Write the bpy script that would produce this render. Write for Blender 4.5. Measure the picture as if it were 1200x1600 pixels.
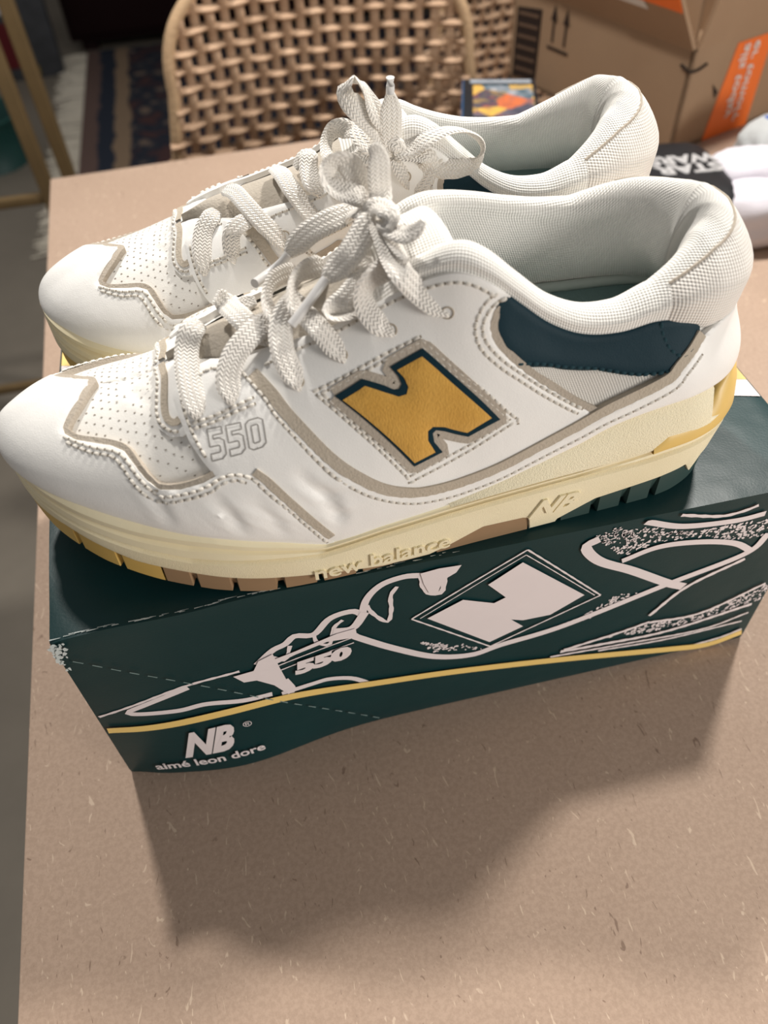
import bpy, bmesh, math, random
import numpy as np
from mathutils import Vector, Matrix
from mathutils.geometry import delaunay_2d_cdt, tessellate_polygon
R = math.radians
for o in list(bpy.data.objects): bpy.data.objects.remove(o)
scene = bpy.context.scene
COL = scene.collection
rng = random.Random(7)
def srgb(r, g, b):
    f = lambda c: (c/255/12.92) if c/255 <= .04045 else ((c/255+.055)/1.055)**2.4
    return (f(r), f(g), f(b), 1.)
BH = .1287            # height of the shoe carton
# ---------------------------------------------------------------- camera
cd = bpy.data.cameras.new('camera'); cam = bpy.data.objects.new('camera', cd); COL.objects.link(cam)
CF, CP, CY, CR = 1194.21, 0.86478, -0.18701, -0.04754
CPOS = Vector((0.10483, -0.18165, 0.38215))
fw = Vector((-math.sin(CY)*math.cos(CP), math.cos(CY)*math.cos(CP), -math.sin(CP)))
rt = Vector((math.cos(CY), math.sin(CY), 0)); up = rt.cross(fw)
r2 = rt*math.cos(CR)+up*math.sin(CR); u2 = -rt*math.sin(CR)+up*math.cos(CR)
cam.matrix_world = Matrix(((r2.x,u2.x,-fw.x,CPOS.x),(r2.y,u2.y,-fw.y,CPOS.y),(r2.z,u2.z,-fw.z,CPOS.z),(0,0,0,1)))
cd.sensor_fit = 'HORIZONTAL'; cd.sensor_width = 36; cd.lens = CF/1200*36; cd.clip_start = .02; cd.clip_end = 50
cd.dof.use_dof = True; cd.dof.focus_distance = .325; cd.dof.aperture_fstop = 10.5
scene.camera = cam
# ---------------------------------------------------------------- light
w = bpy.data.worlds.new('room_light'); scene.world = w; w.use_nodes = True
w.node_tree.nodes['Background'].inputs[0].default_value = (1, .975, .95, 1)
w.node_tree.nodes['Background'].inputs[1].default_value = .21
def lamp(name, loc, target, power, size, color=(1, .955, .895)):
    l = bpy.data.lights.new(name, 'AREA'); l.shape = 'DISK'; l.size = size; l.energy = power; l.color = color
    o = bpy.data.objects.new(name, l); COL.objects.link(o); o.location = loc
    o.rotation_euler = (Vector(target)-Vector(loc)).to_track_quat('-Z', 'Y').to_euler()
    return o
lamp('ceiling_lamp', (-.13, .79, 1.27), (.15, .1, .1), 12.5, .09)
lamp('ceiling_lamp', (.87, .64, 1.32), (.15, .1, .1), 17, .12)
lamp('fill_lamp', (1.15, -.95, .38), (.15, .05, .15), 11, .5)  # added fill, kept low at front right to brighten the shoe sides
vs = scene.view_settings; vs.view_transform = 'Standard'; vs.look = 'None'; vs.gamma = 1; vs.use_curve_mapping = False
vs.exposure = .2
# ---------------------------------------------------------------- shoe geometry (metres, toe at x=0, heel at x=0.30)
# stations from toe tip round the outer side to the heel centre: foot line F, top line T, h1 b1 (lower handle), b2 h2 (upper handle)
LAT = np.array([
 # Fx    Fy     Fz      Tx     Ty     Tz      h1    b1    b2    h2
 (.0030,.0630,.0505, .0480,.0610,.0690, .011,.002,.020,.0000),
 (.0055,.0530,.0495, .0490,.0605,.0692, .011,.002,.020,.0000),
 (.0125,.0425,.0478, .0510,.0600,.0697, .012,.002,.020,.0000),
 (.0225,.0335,.0455, .0550,.0590,.0706, .013,.002,.020,.0000),
 (.0350,.0255,.0430, .0600,.0580,.0722, .014,.003,.020,.0005),
 (.0500,.0175,.0400, .0670,.0565,.0748, .016,.003,.022,.0010),
 (.0660,.0105,.0370, .0750,.0550,.0785, .018,.003,.024,.0020),
 (.0820,.0065,.0335, .0850,.0480,.0825, .019,.003,.022,.0035),
 (.1000,.0048,.0285, .0980,.0425,.0850, .021,.003,.020,.0050),
 (.1200,.0045,.0220, .1140,.0400,.0885, .024,.003,.018,.0065),
 (.1400,.0055,.0250, .1310,.0385,.0935, .024,.003,.016,.0080),
 (.1560,.0065,.0270, .1470,.0370,.1015, .024,.002,.013,.0110),
 (.1700,.0078,.0280, .1600,.0335,.1095, .024,.001,.009,.0160),
 (.1850,.0090,.0320, .1720,.0285,.1150, .022,.001,.005,.0190),
 (.1970,.0100,.0360, .1820,.0255,.1120, .020,.001,.003,.0190),
 (.2080,.0108,.0400, .1930,.0240,.1030, .018,.001,.002,.0170),
 (.2190,.0115,.0440, .2050,.0232,.0930, .016,.001,.001,.0140),
 (.2300,.0122,.0490, .2180,.0225,.0865, .013,.001,.001,.0110),
 (.2410,.0128,.0520, .2320,.0222,.0850, .011,.001,.001,.0100),
 (.2530,.0135,.0540, .2450,.0225,.0870, .011,.001,.001,.0100),
 (.2650,.0150,.0550, .2560,.0225,.0860, .010,.001,.001,.0090),
 (.2770,.0195,.0555, .2670,.0240,.0830, .009,.001,.001,.0080),
 (.2870,.0275,.0555, .2780,.0290,.0810, .009,.001,.001,.0080),
 (.2930,.0375,.0550, .2850,.0375,.0800, .009,.001,.001,.0080),
 (.2950,.0490,.0545, .2875,.0490,.0800, .009,.001,.001,.0080)])
MED = LAT.copy()
MED[:,1] = [.0630,.0725,.0815,.0890,.0945,.0980,.1000,.1010,.1005,.0985,.0955,.0930,.0915,.0900,.0890,.0880,.0875,.0868,.0860,.0852,.0835,.0790,.0710,.0605,.0490]
MED[:,4] = [.0610,.0605,.0600,.0590,.0580,.0570,.0585,.0655,.0710,.0735,.0755,.0770,.0785,.0800,.0815,.0822,.0826,.0826,.0822,.0812,.0795,.0760,.0695,.0605,.0490]
MED[0:7,8]=[.020,.019,.018,.017,.016,.016,.018]; MED[0:7,6]-=.002
MED[12:24,5]=[.1070,.1105,.1095,.1070,.1035,.1000,.0975,.0955,.0920,.0870,.0830,.0805]
NST = len(LAT)-1
STA = np.vstack([LAT, MED[-2:0:-1]])          # closed loop, u in [0, 2*NST)
LATR,MEDR = LAT.copy(),MED.copy()
LATR[12:,5],MEDR[12:,5] = MED[12:,5].copy(),LAT[12:,5].copy()     # the other shoe of the pair leans the other way
LATR[13:21,5] -= [.005,.009,.011,.011,.010,.009,.007,.004]
STAR = np.vstack([LATR, MEDR[-2:0:-1]])
def crom(A, u):
    n=len(A); u=np.asarray(u,float)%n; i=np.floor(u).astype(int); f=(u-i)[...,None]
    p0,p1,p2,p3=A[(i-1)%n],A[i%n],A[(i+1)%n],A[(i+2)%n]
    return .5*((2*p1)+(-p0+p2)*f+(2*p0-5*p1+4*p2-p3)*f*f+(-p0+3*p1-3*p2+p3)*f**3)
def wall(u, t, STA=STA):
    u=np.asarray(u,float); t=np.asarray(t,float)[...,None]
    S=crom(STA,u); F=S[...,0:3]; T=S[...,3:6]
    e=.05; d=crom(STA,u+e)[...,0:2]-crom(STA,u-e)[...,0:2]
    n=np.stack([-d[...,1],d[...,0]],-1); n=-n/np.linalg.norm(n,axis=-1,keepdims=True)   # outward
    c=np.array([.15,.055])
    h1,b1,b2,h2=[S[...,k:k+1] for k in (6,7,8,9)]
    up=np.array([0,0,1.])
    n3=np.concatenate([n,np.zeros_like(n[...,:1])],-1)
    tf=(F-T)*np.array([1,1,0]); tf=tf/np.maximum(np.linalg.norm(tf,axis=-1,keepdims=True),1e-6)
    C1=F+up*h1+n3*b1; C2=T+tf*b2-up*h2
    return (1-t)**3*F+3*(1-t)**2*t*C1+3*(1-t)*t*t*C2+t**3*T
def wallN(u,t,STA=STA):
    e=1e-3; t=np.asarray(t,float); u=np.asarray(u,float)
    t0=np.clip(t-e,0,1); t1=np.clip(t+e,0,1)
    a=wall(u+.02,t,STA)-wall(u-.02,t,STA); b=wall(u,t1,STA)-wall(u,t0,STA)
    n=np.cross(a,b); n/=np.maximum(np.linalg.norm(n,axis=-1,keepdims=True),1e-12)
    return n
def tongue(u,b,STA=STA):
    u=np.asarray(u,float); b=np.asarray(b,float)[...,None]
    l=crom(STA,u)[...,3:6]; m=crom(STA,2*NST-u)[...,3:6]
    P=(l+m)/2+(m-l)/2*1.12*b; P[...,2:3]+=-.002+.0065*(1-b*b); return P
# plan outline of the sole, same order as the stations
OUT_LAT=np.array([(-.0008,.0645),(.0010,.0580),(.0052,.0490),(.0118,.0385),(.0210,.0290),(.0320,.0205),(.0470,.0125),(.0650,.0060),(.0830,.0015),(.1000,.0000),
 (.1200,.0000),(.1400,.0012),(.1600,.0025),(.1800,.0040),(.2000,.0052),(.2200,.0065),(.2400,.0078),(.2580,.0092),(.2720,.0112),(.2840,.0160),(.2935,.0245),(.2985,.0360),(.3000,.0490)])
OUT_MED=OUT_LAT.copy(); OUT_MED[:,1]=[.0645,.0715,.0800,.0880,.0945,.0990,.1025,.1045,.1055,.1055,.1035,.1005,.0975,.0955,.0945,.0935,.0925,.0910,.0885,.0830,.0740,.0620,.0490]
OUT=np.vstack([OUT_LAT,OUT_MED[-2:0:-1]])
def _dense():
    k=len(OUT); u=np.arange(0,k,1/40.); P=crom(OUT,u)
    L=np.concatenate([[0],np.cumsum(np.linalg.norm(np.diff(np.vstack([P,P[:1]]),axis=0),axis=1))])
    return np.vstack([P,P[:1]]),L
ODEN,OLEN=_dense(); OTOT=OLEN[-1]
def outline(a):
    """point and outward normal of the sole outline at arc length a (metres from the toe tip, outer side first)"""
    a=np.asarray(a,float)%OTOT
    p=np.stack([np.interp(a,OLEN,ODEN[:,i]) for i in (0,1)],-1)
    q=np.stack([np.interp((a+.002)%OTOT,OLEN,ODEN[:,i]) for i in (0,1)],-1)
    r=np.stack([np.interp((a-.002)%OTOT,OLEN,ODEN[:,i]) for i in (0,1)],-1)
    d=q-r; n=np.stack([d[...,1],-d[...,0]],-1); n/=np.linalg.norm(n,axis=-1,keepdims=True)
    # orient outward: the loop runs toe -> outer side (small y) -> heel
    return p,n
AHALF=None
def arc_at_x(x):
    """arc length on the outer side where the outline has this x"""
    k=np.argmax(ODEN[:,0]); return np.interp(x,ODEN[:k,0],OLEN[:k])
zb_ =lambda x: np.interp(x,[-.001,.0,.015,.03,.05,.07,.09,.27,.285,.301],[.0250,.0245,.018,.0125,.007,.0025,0,0,.001,.004])
z2_ =lambda x: np.interp(x,[0,.010,.021,.047,.065,.089,.113,.139,.165,.206,.248,.28,.30],[.0425,.038,.0338,.0262,.022,.0200,.0172,.0204,.0226,.0247,.0258,.0285,.0310])
z3_ =lambda x: np.interp(x,[0,.02,.05,.076,.1,.118,.128,.145,.1715,.2,.22,.243,.259,.27,.30],[.0535,.0475,.0405,.036,.0290,.0225,.0222,.0260,.0280,.0290,.0305,.033,.036,.039,.045])
def z1_(x):
    return np.interp(x,[0,.02,.0434,.073,.107,.138,.158,.166,.181,.1985,.2015,.2020,.2140,.2145,.231,.2735,.2775,.2825,.301],
                       [.033,.0285,.0190,.0125,.0072,.0018,.0015,.0040,.0105,.0098,.0085,.0016,.0016,.0030,.0105,.0150,.0085,.0150,.0170])
# ---------------------------------------------------------------- end of shoe geometry
def bulge(x,z):
    """how far the soft front panel of the carton bows out towards its foot"""
    x=np.asarray(x,float); z=np.asarray(z,float)
    return np.clip(1-z/.11,0,1)**1.3*(.003+.0085*np.exp(-((x-.058)/.042)**2)-.003*np.exp(-(x/.012)**2))
# traced outlines on the shoe surface: (u, t) pairs
TR = {
 'TOECAP': [(0.100,1.000),(-0.300,1.000),(-1.310,0.901),(2.232,0.737),(2.700,0.538),(2.911,0.505),(3.379,0.490),(3.914,0.499),(4.491,0.504),(4.864,0.485),(5.145,0.423),(5.456,0.339),(5.736,0.303),(6.170,0.317),(6.704,0.364),(7.086,0.414),(7.430,0.431),(7.736,0.415),(7.946,0.369),(8.182,0.290),(8.561,0.167),(8.886,0.056),(8.993,0.000)],
 'FOXFRONT': [(6.415,0.825),(6.167,0.801),(6.114,0.765),(6.270,0.686),(6.520,0.558),(6.774,0.469),(6.949,0.413),(7.098,0.342),(7.377,0.194),(7.448,0.000)],
 'FOXTOP': [(7.934,0.930),(8.127,0.856),(8.386,0.747),(8.543,0.663),(8.838,0.547),(9.144,0.439),(9.471,0.343),(9.950,0.229),(10.505,0.158),(11.082,0.122),(12.109,0.107),(13.170,0.102),(14.754,0.125),(16.375,0.166),(17.744,0.214),(19.040,0.285),(19.610,0.418),(20.175,0.567),(20.644,0.737),(21.186,0.855),(21.736,0.957)],
 'QREAR': [(14.796,1.000),(14.252,0.884),(13.847,0.781),(13.802,0.707),(14.113,0.636),(14.845,0.543),(15.585,0.446),(16.624,0.212),(16.811,0.130)],
 'GREENBOT': [(14.576,0.582),(15.665,0.615),(17.090,0.595),(18.312,0.435),(19.085,0.371),(20.038,0.553)],
 'NOUT': [(9.610,0.682),(10.211,0.707),(10.615,0.644),(10.783,0.614),(10.899,0.608),(10.987,0.622),(10.961,0.656),(10.849,0.702),(11.745,0.721),(13.316,0.364),(12.380,0.336),(11.777,0.392),(11.552,0.407),(11.447,0.399),(11.440,0.363),(11.625,0.310),(10.827,0.291)],
 'NIN': [(9.725,0.656),(10.225,0.676),(10.577,0.620),(10.844,0.583),(11.032,0.580),(11.119,0.603),(11.084,0.642),(10.977,0.680),(11.671,0.694),(13.062,0.383),(12.368,0.356),(11.799,0.410),(11.485,0.426),(11.323,0.416),(11.277,0.380),(11.411,0.322),(10.843,0.308)],
 'NST1': [(9.251,0.726),(10.202,0.750),(11.731,0.764),(12.444,0.597),(13.922,0.332),(12.440,0.269),(11.620,0.244),(10.707,0.218),(9.845,0.512),(9.251,0.726)],
 'NST2': [(9.391,0.710),(10.235,0.727),(11.677,0.743),(12.360,0.586),(13.641,0.342),(12.461,0.295),(11.646,0.273),(10.749,0.251),(9.911,0.512),(9.391,0.710)],
 'ST_Q1': [(14.527,0.964),(13.781,0.823),(13.458,0.743),(13.508,0.675),(13.938,0.604),(14.789,0.514),(15.533,0.416),(16.253,0.289)],
 'ST_Q2': [(14.250,0.957),(13.567,0.830),(13.215,0.741),(13.249,0.656),(13.729,0.580),(14.618,0.485),(15.365,0.385),(16.014,0.275)],
 'ST_FOX': [(8.009,0.882),(8.293,0.757),(8.442,0.661),(8.742,0.537),(9.044,0.425),(9.389,0.320),(9.866,0.205),(10.487,0.119),(11.124,0.076),(12.140,0.057),(13.215,0.045),(14.802,0.060),(16.407,0.078),(17.772,0.100),(19.126,0.188),(19.694,0.334),(20.314,0.500)],
 'ST_CAP1': [(2.980,0.485),(3.964,0.471),(4.793,0.464),(5.352,0.335),(5.680,0.270),(6.199,0.292),(6.761,0.345),(7.112,0.395),(7.440,0.412),(7.717,0.393),(7.887,0.343),(8.160,0.262),(8.544,0.137),(8.829,0.030)],
 'ST_CAP2': [(3.159,0.458),(4.012,0.440),(4.695,0.434),(5.228,0.302),(5.607,0.232),(6.181,0.261),(6.814,0.321),(7.119,0.369),(7.394,0.387),(7.636,0.371)],
 'ST_550A': [(6.677,0.615),(7.195,0.652),(7.689,0.696),(8.173,0.730)],
 'ST_550B': [(6.657,0.639),(7.183,0.676),(7.684,0.720),(8.134,0.756)],
 'ST_FF': [(6.411,0.761),(6.503,0.681),(6.711,0.560),(6.895,0.476)],
 'ST_EYE1': [(8.495,0.844),(9.060,0.925),(9.707,0.963),(10.349,0.979),(11.049,1.000),(11.985,0.988),(12.772,0.977),(13.620,0.960),(14.236,0.936)],
 'ST_EYE0': [(6.791,0.784),(7.321,0.826),(7.742,0.867)],
 'EYEL': [(6.769,0.698),(7.655,0.767),(9.038,0.786),(9.993,0.837),(11.125,0.840),(12.584,0.823)],
 'COLLARGREEN': [(14.796,1.000),(19.460,1.000)],
 'THROATRING': [(6.053,1.000),(5.341,1.000),(5.373,0.874),(5.510,0.686),(5.681,0.611),(5.995,0.566),(6.331,0.575),(6.541,0.604),(6.396,0.681),(6.294,0.761),(6.539,0.846),(6.841,0.960)],
 'PERFOQ': [(-0.300,1.000),(2.942,0.612),(3.150,0.563),(4.904,0.545),(5.384,0.429),(5.857,0.359),(6.757,0.443),(6.284,0.587),(5.486,0.635),(5.097,0.886),(4.905,1.000)],
 'T550': [(6.992,0.473),(8.132,0.542),(6.991,0.616),(8.184,0.667)],
 'CREASE1': [(5.308,0.353),(5.749,0.186),(5.863,0.058)],
 'CREASE2': [(6.866,0.297),(7.146,0.192),(7.350,0.053)],
 'CREASE3': [(8.605,0.404),(8.887,0.297),(9.208,0.148)],
 'CREASE4': [(7.636,0.292),(7.921,0.175),(8.094,0.053)],
 'CREASE5': [(3.070,0.947),(5.396,0.740)],
 'CREASE6': [(8.935,0.351),(9.105,0.235),(9.103,0.106)],
 'CREASE7': [(3.627,0.996),(5.002,0.890)],
}
# laces: part name, width in mm, centre line (x, y, z in mm in the shoe frame, twist in degrees)
LACE_A = [
 ('lace',8.5,[(86.4,57.7,90.8,0),(83.3,53.1,91.6,0),(80.3,49.0,87.1,0),(79.3,40.4,84.0,0),(79.6,32.5,80.4,0),(80.5,27.7,76.9,0),(81.0,26.6,75.4,0),(81.1,27.8,73.0,0)]),
 ('lace',8.5,[(94.0,61.1,98.7,0),(96.5,61.1,95.0,0),(99.9,51.8,96.3,0),(103.1,46.5,94.6,0),(105.6,43.7,92.4,0),(108.9,41.1,89.7,0)]),
 ('lace',8.5,[(112.2,46.6,95.0,0),(107.4,43.8,95.2,0),(101.6,40.2,93.5,0),(96.4,36.8,90.0,0),(92.9,32.1,84.9,0),(92.8,28.7,81.5,0),(93.5,26.8,79.1,0),(93.7,27.7,77.0,0)]),
 ('lace',8.0,[(123.5,68.3,98.0,20),(119.4,65.4,100.4,50),(114.1,58.6,102.4,60),(111.6,52.8,101.4,60),(111.5,47.6,99.1,40),(113.8,43.9,96.5,20),(116.9,42.9,93.4,0)]),
 ('lace',8.5,[(123.0,52.4,99.1,0),(118.1,45.9,99.6,0),(114.4,41.6,96.7,0),(112.9,34.9,92.4,0),(113.8,29.8,87.4,0),(115.6,26.8,83.8,0),(116.5,25.5,82.3,0),(117.1,26.8,80.0,0)]),
 ('lace',8.0,[(133.1,62.0,103.5,20),(128.9,58.9,105.4,40),(123.7,54.2,106.6,60),(120.3,48.7,105.0,60),(120.1,43.3,101.4,30),(123.0,40.4,99.2,0),(126.6,34.6,96.6,0),(130.0,30.8,92.1,0),(132.1,28.7,89.7,0),(133.0,27.9,88.8,0),(133.8,28.8,86.9,0)]),
 ('lace',8.0,[(144.9,44.8,108.2,0),(140.7,40.8,106.5,0),(136.2,38.0,104.1,10),(132.1,37.7,102.0,40),(130.0,36.6,100.8,60),(131.9,35.5,99.7,60),(137.1,35.8,100.3,40),(141.8,36.6,101.5,20)]),
 ('lace',8.5,[(155.3,41.1,112.3,10),(150.5,39.3,112.5,30),(145.6,36.6,111.6,45),(142.5,35.4,108.1,35),(142.6,32.8,103.3,10),(145.7,29.7,99.0,0),(148.8,28.9,96.9,0),(150.6,28.3,95.9,0),(151.7,28.6,94.9,0)]),
 ('lace',9.0,[(152.6,55.2,121.2,0),(153.0,47.5,120.0,0),(153.5,39.6,117.0,0),(154.8,31.5,115.1,0),(158.6,29.8,110.3,0),(163.3,27.5,106.0,0),(167.4,26.3,103.4,0),(169.4,25.5,102.3,0),(170.5,25.8,101.3,0)]),
 ('lace',8.0,[(146.2,61.0,110.8,0),(145.0,48.7,110.7,0),(142.3,43.3,107.1,0),(138.3,41.1,102.9,0)]),
 ('lace',8.5,[(95.6,78.4,85.0,0),(100.7,64.1,91.2,0),(107.4,62.4,93.3,0)]),
 ('lace',9.0,[(152.5,58.4,121.6,0),(149.4,62.8,121.2,0),(145.5,73.6,115.5,0),(138.4,73.6,113.7,0),(131.1,73.6,110.6,0),(124.7,73.6,105.8,0),(121.7,73.6,102.5,0)]),
 ('lace',9.0,[(152.0,56.3,121.9,0),(148.5,53.6,121.1,0),(144.3,50.1,117.7,0),(140.4,47.7,114.5,0),(136.3,46.9,111.3,0),(132.5,45.4,109.2,10),(131.1,45.3,107.8,30)]),
 ('lace',8.5,[(153.5,57.7,122.8,0),(155.7,65.2,124.8,0),(155.4,65.2,130.4,0),(155.4,65.2,135.8,0),(154.7,65.2,139.9,20),(153.1,65.2,141.8,60)]),
 ('lace',8.5,[(152.9,58.1,122.2,10),(152.1,70.5,120.4,10),(149.5,70.5,126.5,20),(147.0,70.5,133.1,40),(143.0,70.5,136.2,70),(139.2,70.5,134.1,60),(137.9,66.0,131.4,30),(142.0,66.0,128.0,10),(148.0,66.0,125.3,0),(152.3,66.0,120.6,10)]),
 ('lace',7.0,[(153.1,51.5,122.0,0),(155.1,44.6,122.9,0),(158.2,39.7,123.9,0),(161.3,37.8,126.0,10),(163.5,38.5,128.2,20)]),
 ('lace',6.0,[(154.2,54.4,121.4,0),(154.5,46.2,120.5,10),(155.5,39.7,118.9,20),(156.6,33.6,118.2,10)]),
 ('knot',7.5,[(150.0,59.4,120.6,0),(151.1,57.4,124.6,0),(153.6,52.5,127.2,0),(154.5,47.4,126.6,0),(153.5,47.2,123.8,0),(152.5,52.5,121.5,0)]),
]
LACE_B = [
 ('lace',8.0,[(88.6,-68.4,87.4,0),(85.7,-73.5,86.9,0),(82.0,-78.3,83.1,0),(80.7,-84.8,77.9,0),(81.0,-88.3,73.8,0),(81.6,-89.8,71.3,0),(81.7,-89.1,69.4,0)]),
 ('lace',8.0,[(93.4,-59.8,92.4,0),(97.6,-66.5,94.2,0),(102.3,-75.4,92.5,0),(107.0,-81.5,88.9,0),(111.7,-85.3,84.6,0),(115.2,-87.4,80.7,0),(116.5,-88.5,78.8,0),(117.1,-87.3,76.8,0)]),
 ('lace',7.5,[(104.0,-79.3,88.0,0),(99.0,-82.5,88.0,0),(94.7,-85.4,85.4,0),(93.6,-87.6,79.6,0),(94.3,-89.1,75.9,0),(94.3,-87.6,73.5,0)]),
 ('lace',8.0,[(116.2,-53.2,96.8,0),(118.8,-65.2,99.4,0),(122.1,-75.1,97.4,0),(125.8,-80.1,93.0,0),(129.5,-84.4,89.2,0),(132.3,-85.4,85.4,0)]),
 ('lace',8.0,[(125.1,-60.3,99.2,50),(127.9,-60.3,104.2,40),(131.1,-64.0,105.9,20),(130.4,-69.2,102.9,0),(131.1,-76.5,99.1,0),(135.1,-79.3,95.1,0)]),
 ('lace',8.0,[(150.7,-64.1,113.1,0),(146.5,-61.1,114.3,40),(141.9,-60.2,113.1,60),(139.1,-64.2,109.8,50),(139.7,-73.1,107.0,20),(143.0,-76.0,104.8,0)]),
 ('lace',8.0,[(139.6,-79.1,100.4,0),(145.4,-79.4,106.2,0),(152.1,-80.1,109.5,0),(158.6,-81.5,111.6,0)]),
 ('lace',8.5,[(163.3,-82.3,113.6,0),(160.2,-81.3,118.6,0),(156.0,-81.3,123.9,10),(151.3,-81.4,129.1,20),(147.9,-80.4,133.7,40),(147.7,-80.4,137.8,70),(150.5,-78.1,139.0,80),(153.7,-79.5,137.5,50),(156.4,-79.5,132.6,30),(159.2,-81.5,127.0,10),(161.9,-82.3,120.6,0)]),
 ('lace',8.5,[(157.4,-81.4,112.7,0),(154.5,-80.3,115.6,0),(152.5,-76.3,118.1,10),(152.7,-69.1,119.7,30)]),
 ('lace',9.0,[(164.4,-82.2,114.0,0),(164.2,-82.2,119.1,0),(164.3,-82.3,125.2,0),(164.3,-82.1,131.1,0),(164.1,-82.3,134.7,0)]),
 ('lace',8.5,[(165.4,-82.1,113.4,0),(171.5,-83.1,113.2,0),(177.9,-84.2,116.7,20),(185.8,-83.2,118.8,40),(193.8,-82.5,118.0,55),(200.1,-82.4,114.1,70),(201.8,-83.2,109.7,80),(198.9,-83.1,104.6,60),(192.2,-84.5,103.2,50),(185.5,-84.3,104.1,40),(179.3,-84.3,106.3,20)]),
 ('lace',9.0,[(165.9,-82.1,112.3,0),(172.8,-83.2,112.1,0),(177.6,-84.5,111.2,10),(179.6,-85.4,108.8,20),(177.8,-84.1,102.6,0),(174.4,-85.1,97.1,0),(172.7,-85.1,94.5,0)]),
 ('lace',8.5,[(165.8,-82.2,109.7,0),(169.2,-84.2,104.0,0),(171.8,-84.2,96.9,0)]),
 ('lace',8.5,[(161.3,-81.4,111.3,0),(153.1,-81.2,106.3,0),(146.1,-82.4,101.3,0),(144.3,-83.1,96.3,0)]),
 ('lace',8.5,[(139.2,-80.2,96.8,0),(147.1,-83.2,97.5,0),(154.7,-85.5,94.5,0)]),
 ('knot',7.0,[(162.1,-82.3,110.7,0),(162.8,-82.4,114.3,0),(165.8,-83.0,115.2,0),(167.9,-83.1,112.0,0),(166.2,-83.1,109.1,0)]),
]
AGLET_A = [[(122.3,73.4,103.3,0),(119.2,73.4,100.1,0),(114.0,73.4,96.8,0),(108.1,66.1,98.0,0)],[(131.6,45.3,108.7,0),(128.7,43.6,106.5,0),(123.1,40.6,102.2,0),(117.4,37.6,98.1,0)]]
AGLET_B = [[(164.2,-82.5,134.3,0),(164.4,-82.1,136.7,0),(164.4,-82.4,140.1,0)]]
PRINT_STROKES = [
 (1.5,[(1.8,64.2),(18.3,69.7),(44.1,77.1),(69.4,79.0)]),
 (3.2,[(45.2,75.7),(25.2,69.1),(15.2,64.9),(20.3,61.7),(37.0,59.2),(50.4,60.2),(67.4,56.2),(80.8,55.2)]),
 (3.5,[(77.6,80.6),(86.0,88.5),(92.0,91.0),(96.9,95.4),(105.1,93.4),(113.2,102.8),(123.1,104.6),(127.8,99.9)]),
 (1.9,[(85.3,83.7),(90.4,79.0),(93.9,89.0)]),
 (1.9,[(105.1,93.4),(105.9,86.8),(111.3,83.2),(114.2,95.0),(118.5,99.6)]),
 (3.5,[(127.0,99.0),(129.8,111.4),(136.4,119.7),(146.0,122.2),(153.6,120.7)]),
 (2.0,[(129.6,106.6),(132.1,99.6),(138.2,91.0),(140.2,99.1),(140.3,110.1),(143.2,116.2)]),
 (2.7,[(153.6,120.7),(155.1,110.9),(158.7,105.5),(163.1,105.7),(164.2,116.0),(167.6,119.0)]),
 (0.7,[(85.5,75.9),(121.7,84.4)]),
 (0.7,[(86.4,72.1),(122.2,80.2)]),
 (4.3,[(113.7,92.7),(122.3,91.9),(128.6,102.1)]),
 (4.1,[(122.4,86.2),(124.6,83.4),(140.0,68.6),(160.1,53.0),(179.4,46.9),(195.1,50.3),(226.5,55.3),(276.6,72.5),(314.0,84.8),(321.7,97.8)]),
 (3.0,[(85.2,53.5),(100.8,54.5),(108.6,54.6),(119.3,50.1),(128.3,40.5)]),
 (3.2,[(88.2,64.1),(90.7,54.5),(88.0,51.7)]),
 (0.9,[(149.3,89.3),(200.2,123.7)]),
 (0.9,[(200.2,123.7),(242.1,75.8)]),
 (0.9,[(242.1,75.8),(188.8,51.1)]),
 (0.9,[(188.8,51.1),(149.3,89.3)]),
 (0.5,[(153.3,88.4),(199.9,120.3)]),
 (0.5,[(199.9,120.3),(238.8,77.0)]),
 (5.0,[(233.0,121.0),(227.6,116.8),(236.3,104.1),(254.8,91.0),(276.0,74.6),(286.9,67.7)]),
 (3.5,[(247.7,100.5),(264.7,105.6),(285.6,102.7),(304.9,95.8),(317.2,85.9)]),
 (3.5,[(253.0,126.7),(272.9,117.7),(298.8,113.8),(313.6,114.7)]),
 (1.9,[(269.6,126.3),(290.3,119.6),(301.6,120.1),(307.5,122.1)]),
 (2.2,[(273.6,47.3),(288.9,67.0),(315.3,80.9)]),
 (1.9,[(275.2,40.6),(304.3,38.9),(335.9,54.2)]),
 (2.0,[(229.8,32.0),(259.0,37.1),(275.1,41.3)]),
 (2.2,[(228.1,31.1),(249.1,29.5),(287.9,28.0),(334.3,36.7)]),
 (1.5,[(222.9,28.1),(261.5,24.8),(309.3,21.7),(335.1,28.6)]),
 (1.4,[(250.2,23.5),(290.0,19.6),(333.7,21.0)]),
 (1.8,[(309.6,6.4),(325.5,8.3),(336.6,12.3)]),
]
PRINT_FILLS = [
 [(66.1,77.0),(75.6,77.6),(78.8,83.9),(85.7,86.6),(87.2,75.2),(89.3,60.8),(91.7,53.5),(88.1,52.2),(82.8,62.6),(75.7,69.9),(70.0,70.8)],
 [(83.5,81.9),(95.5,84.6),(114.9,90.9),(123.7,91.9),(124.0,84.8),(110.2,86.3),(95.2,82.1),(85.1,78.2)],
 [(156.5,87.6),(172.9,96.5),(187.9,88.6),(193.3,91.3),(184.0,104.1),(198.8,115.7),(233.2,79.4),(217.6,68.6),(203.8,68.9),(197.6,71.8),(204.4,63.5),(188.0,55.8)],
 [(153.2,122.8),(161.3,123.7),(171.0,122.9),(168.9,118.3),(163.0,114.5),(161.2,106.3),(157.1,107.2),(154.7,114.9)],
]
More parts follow.
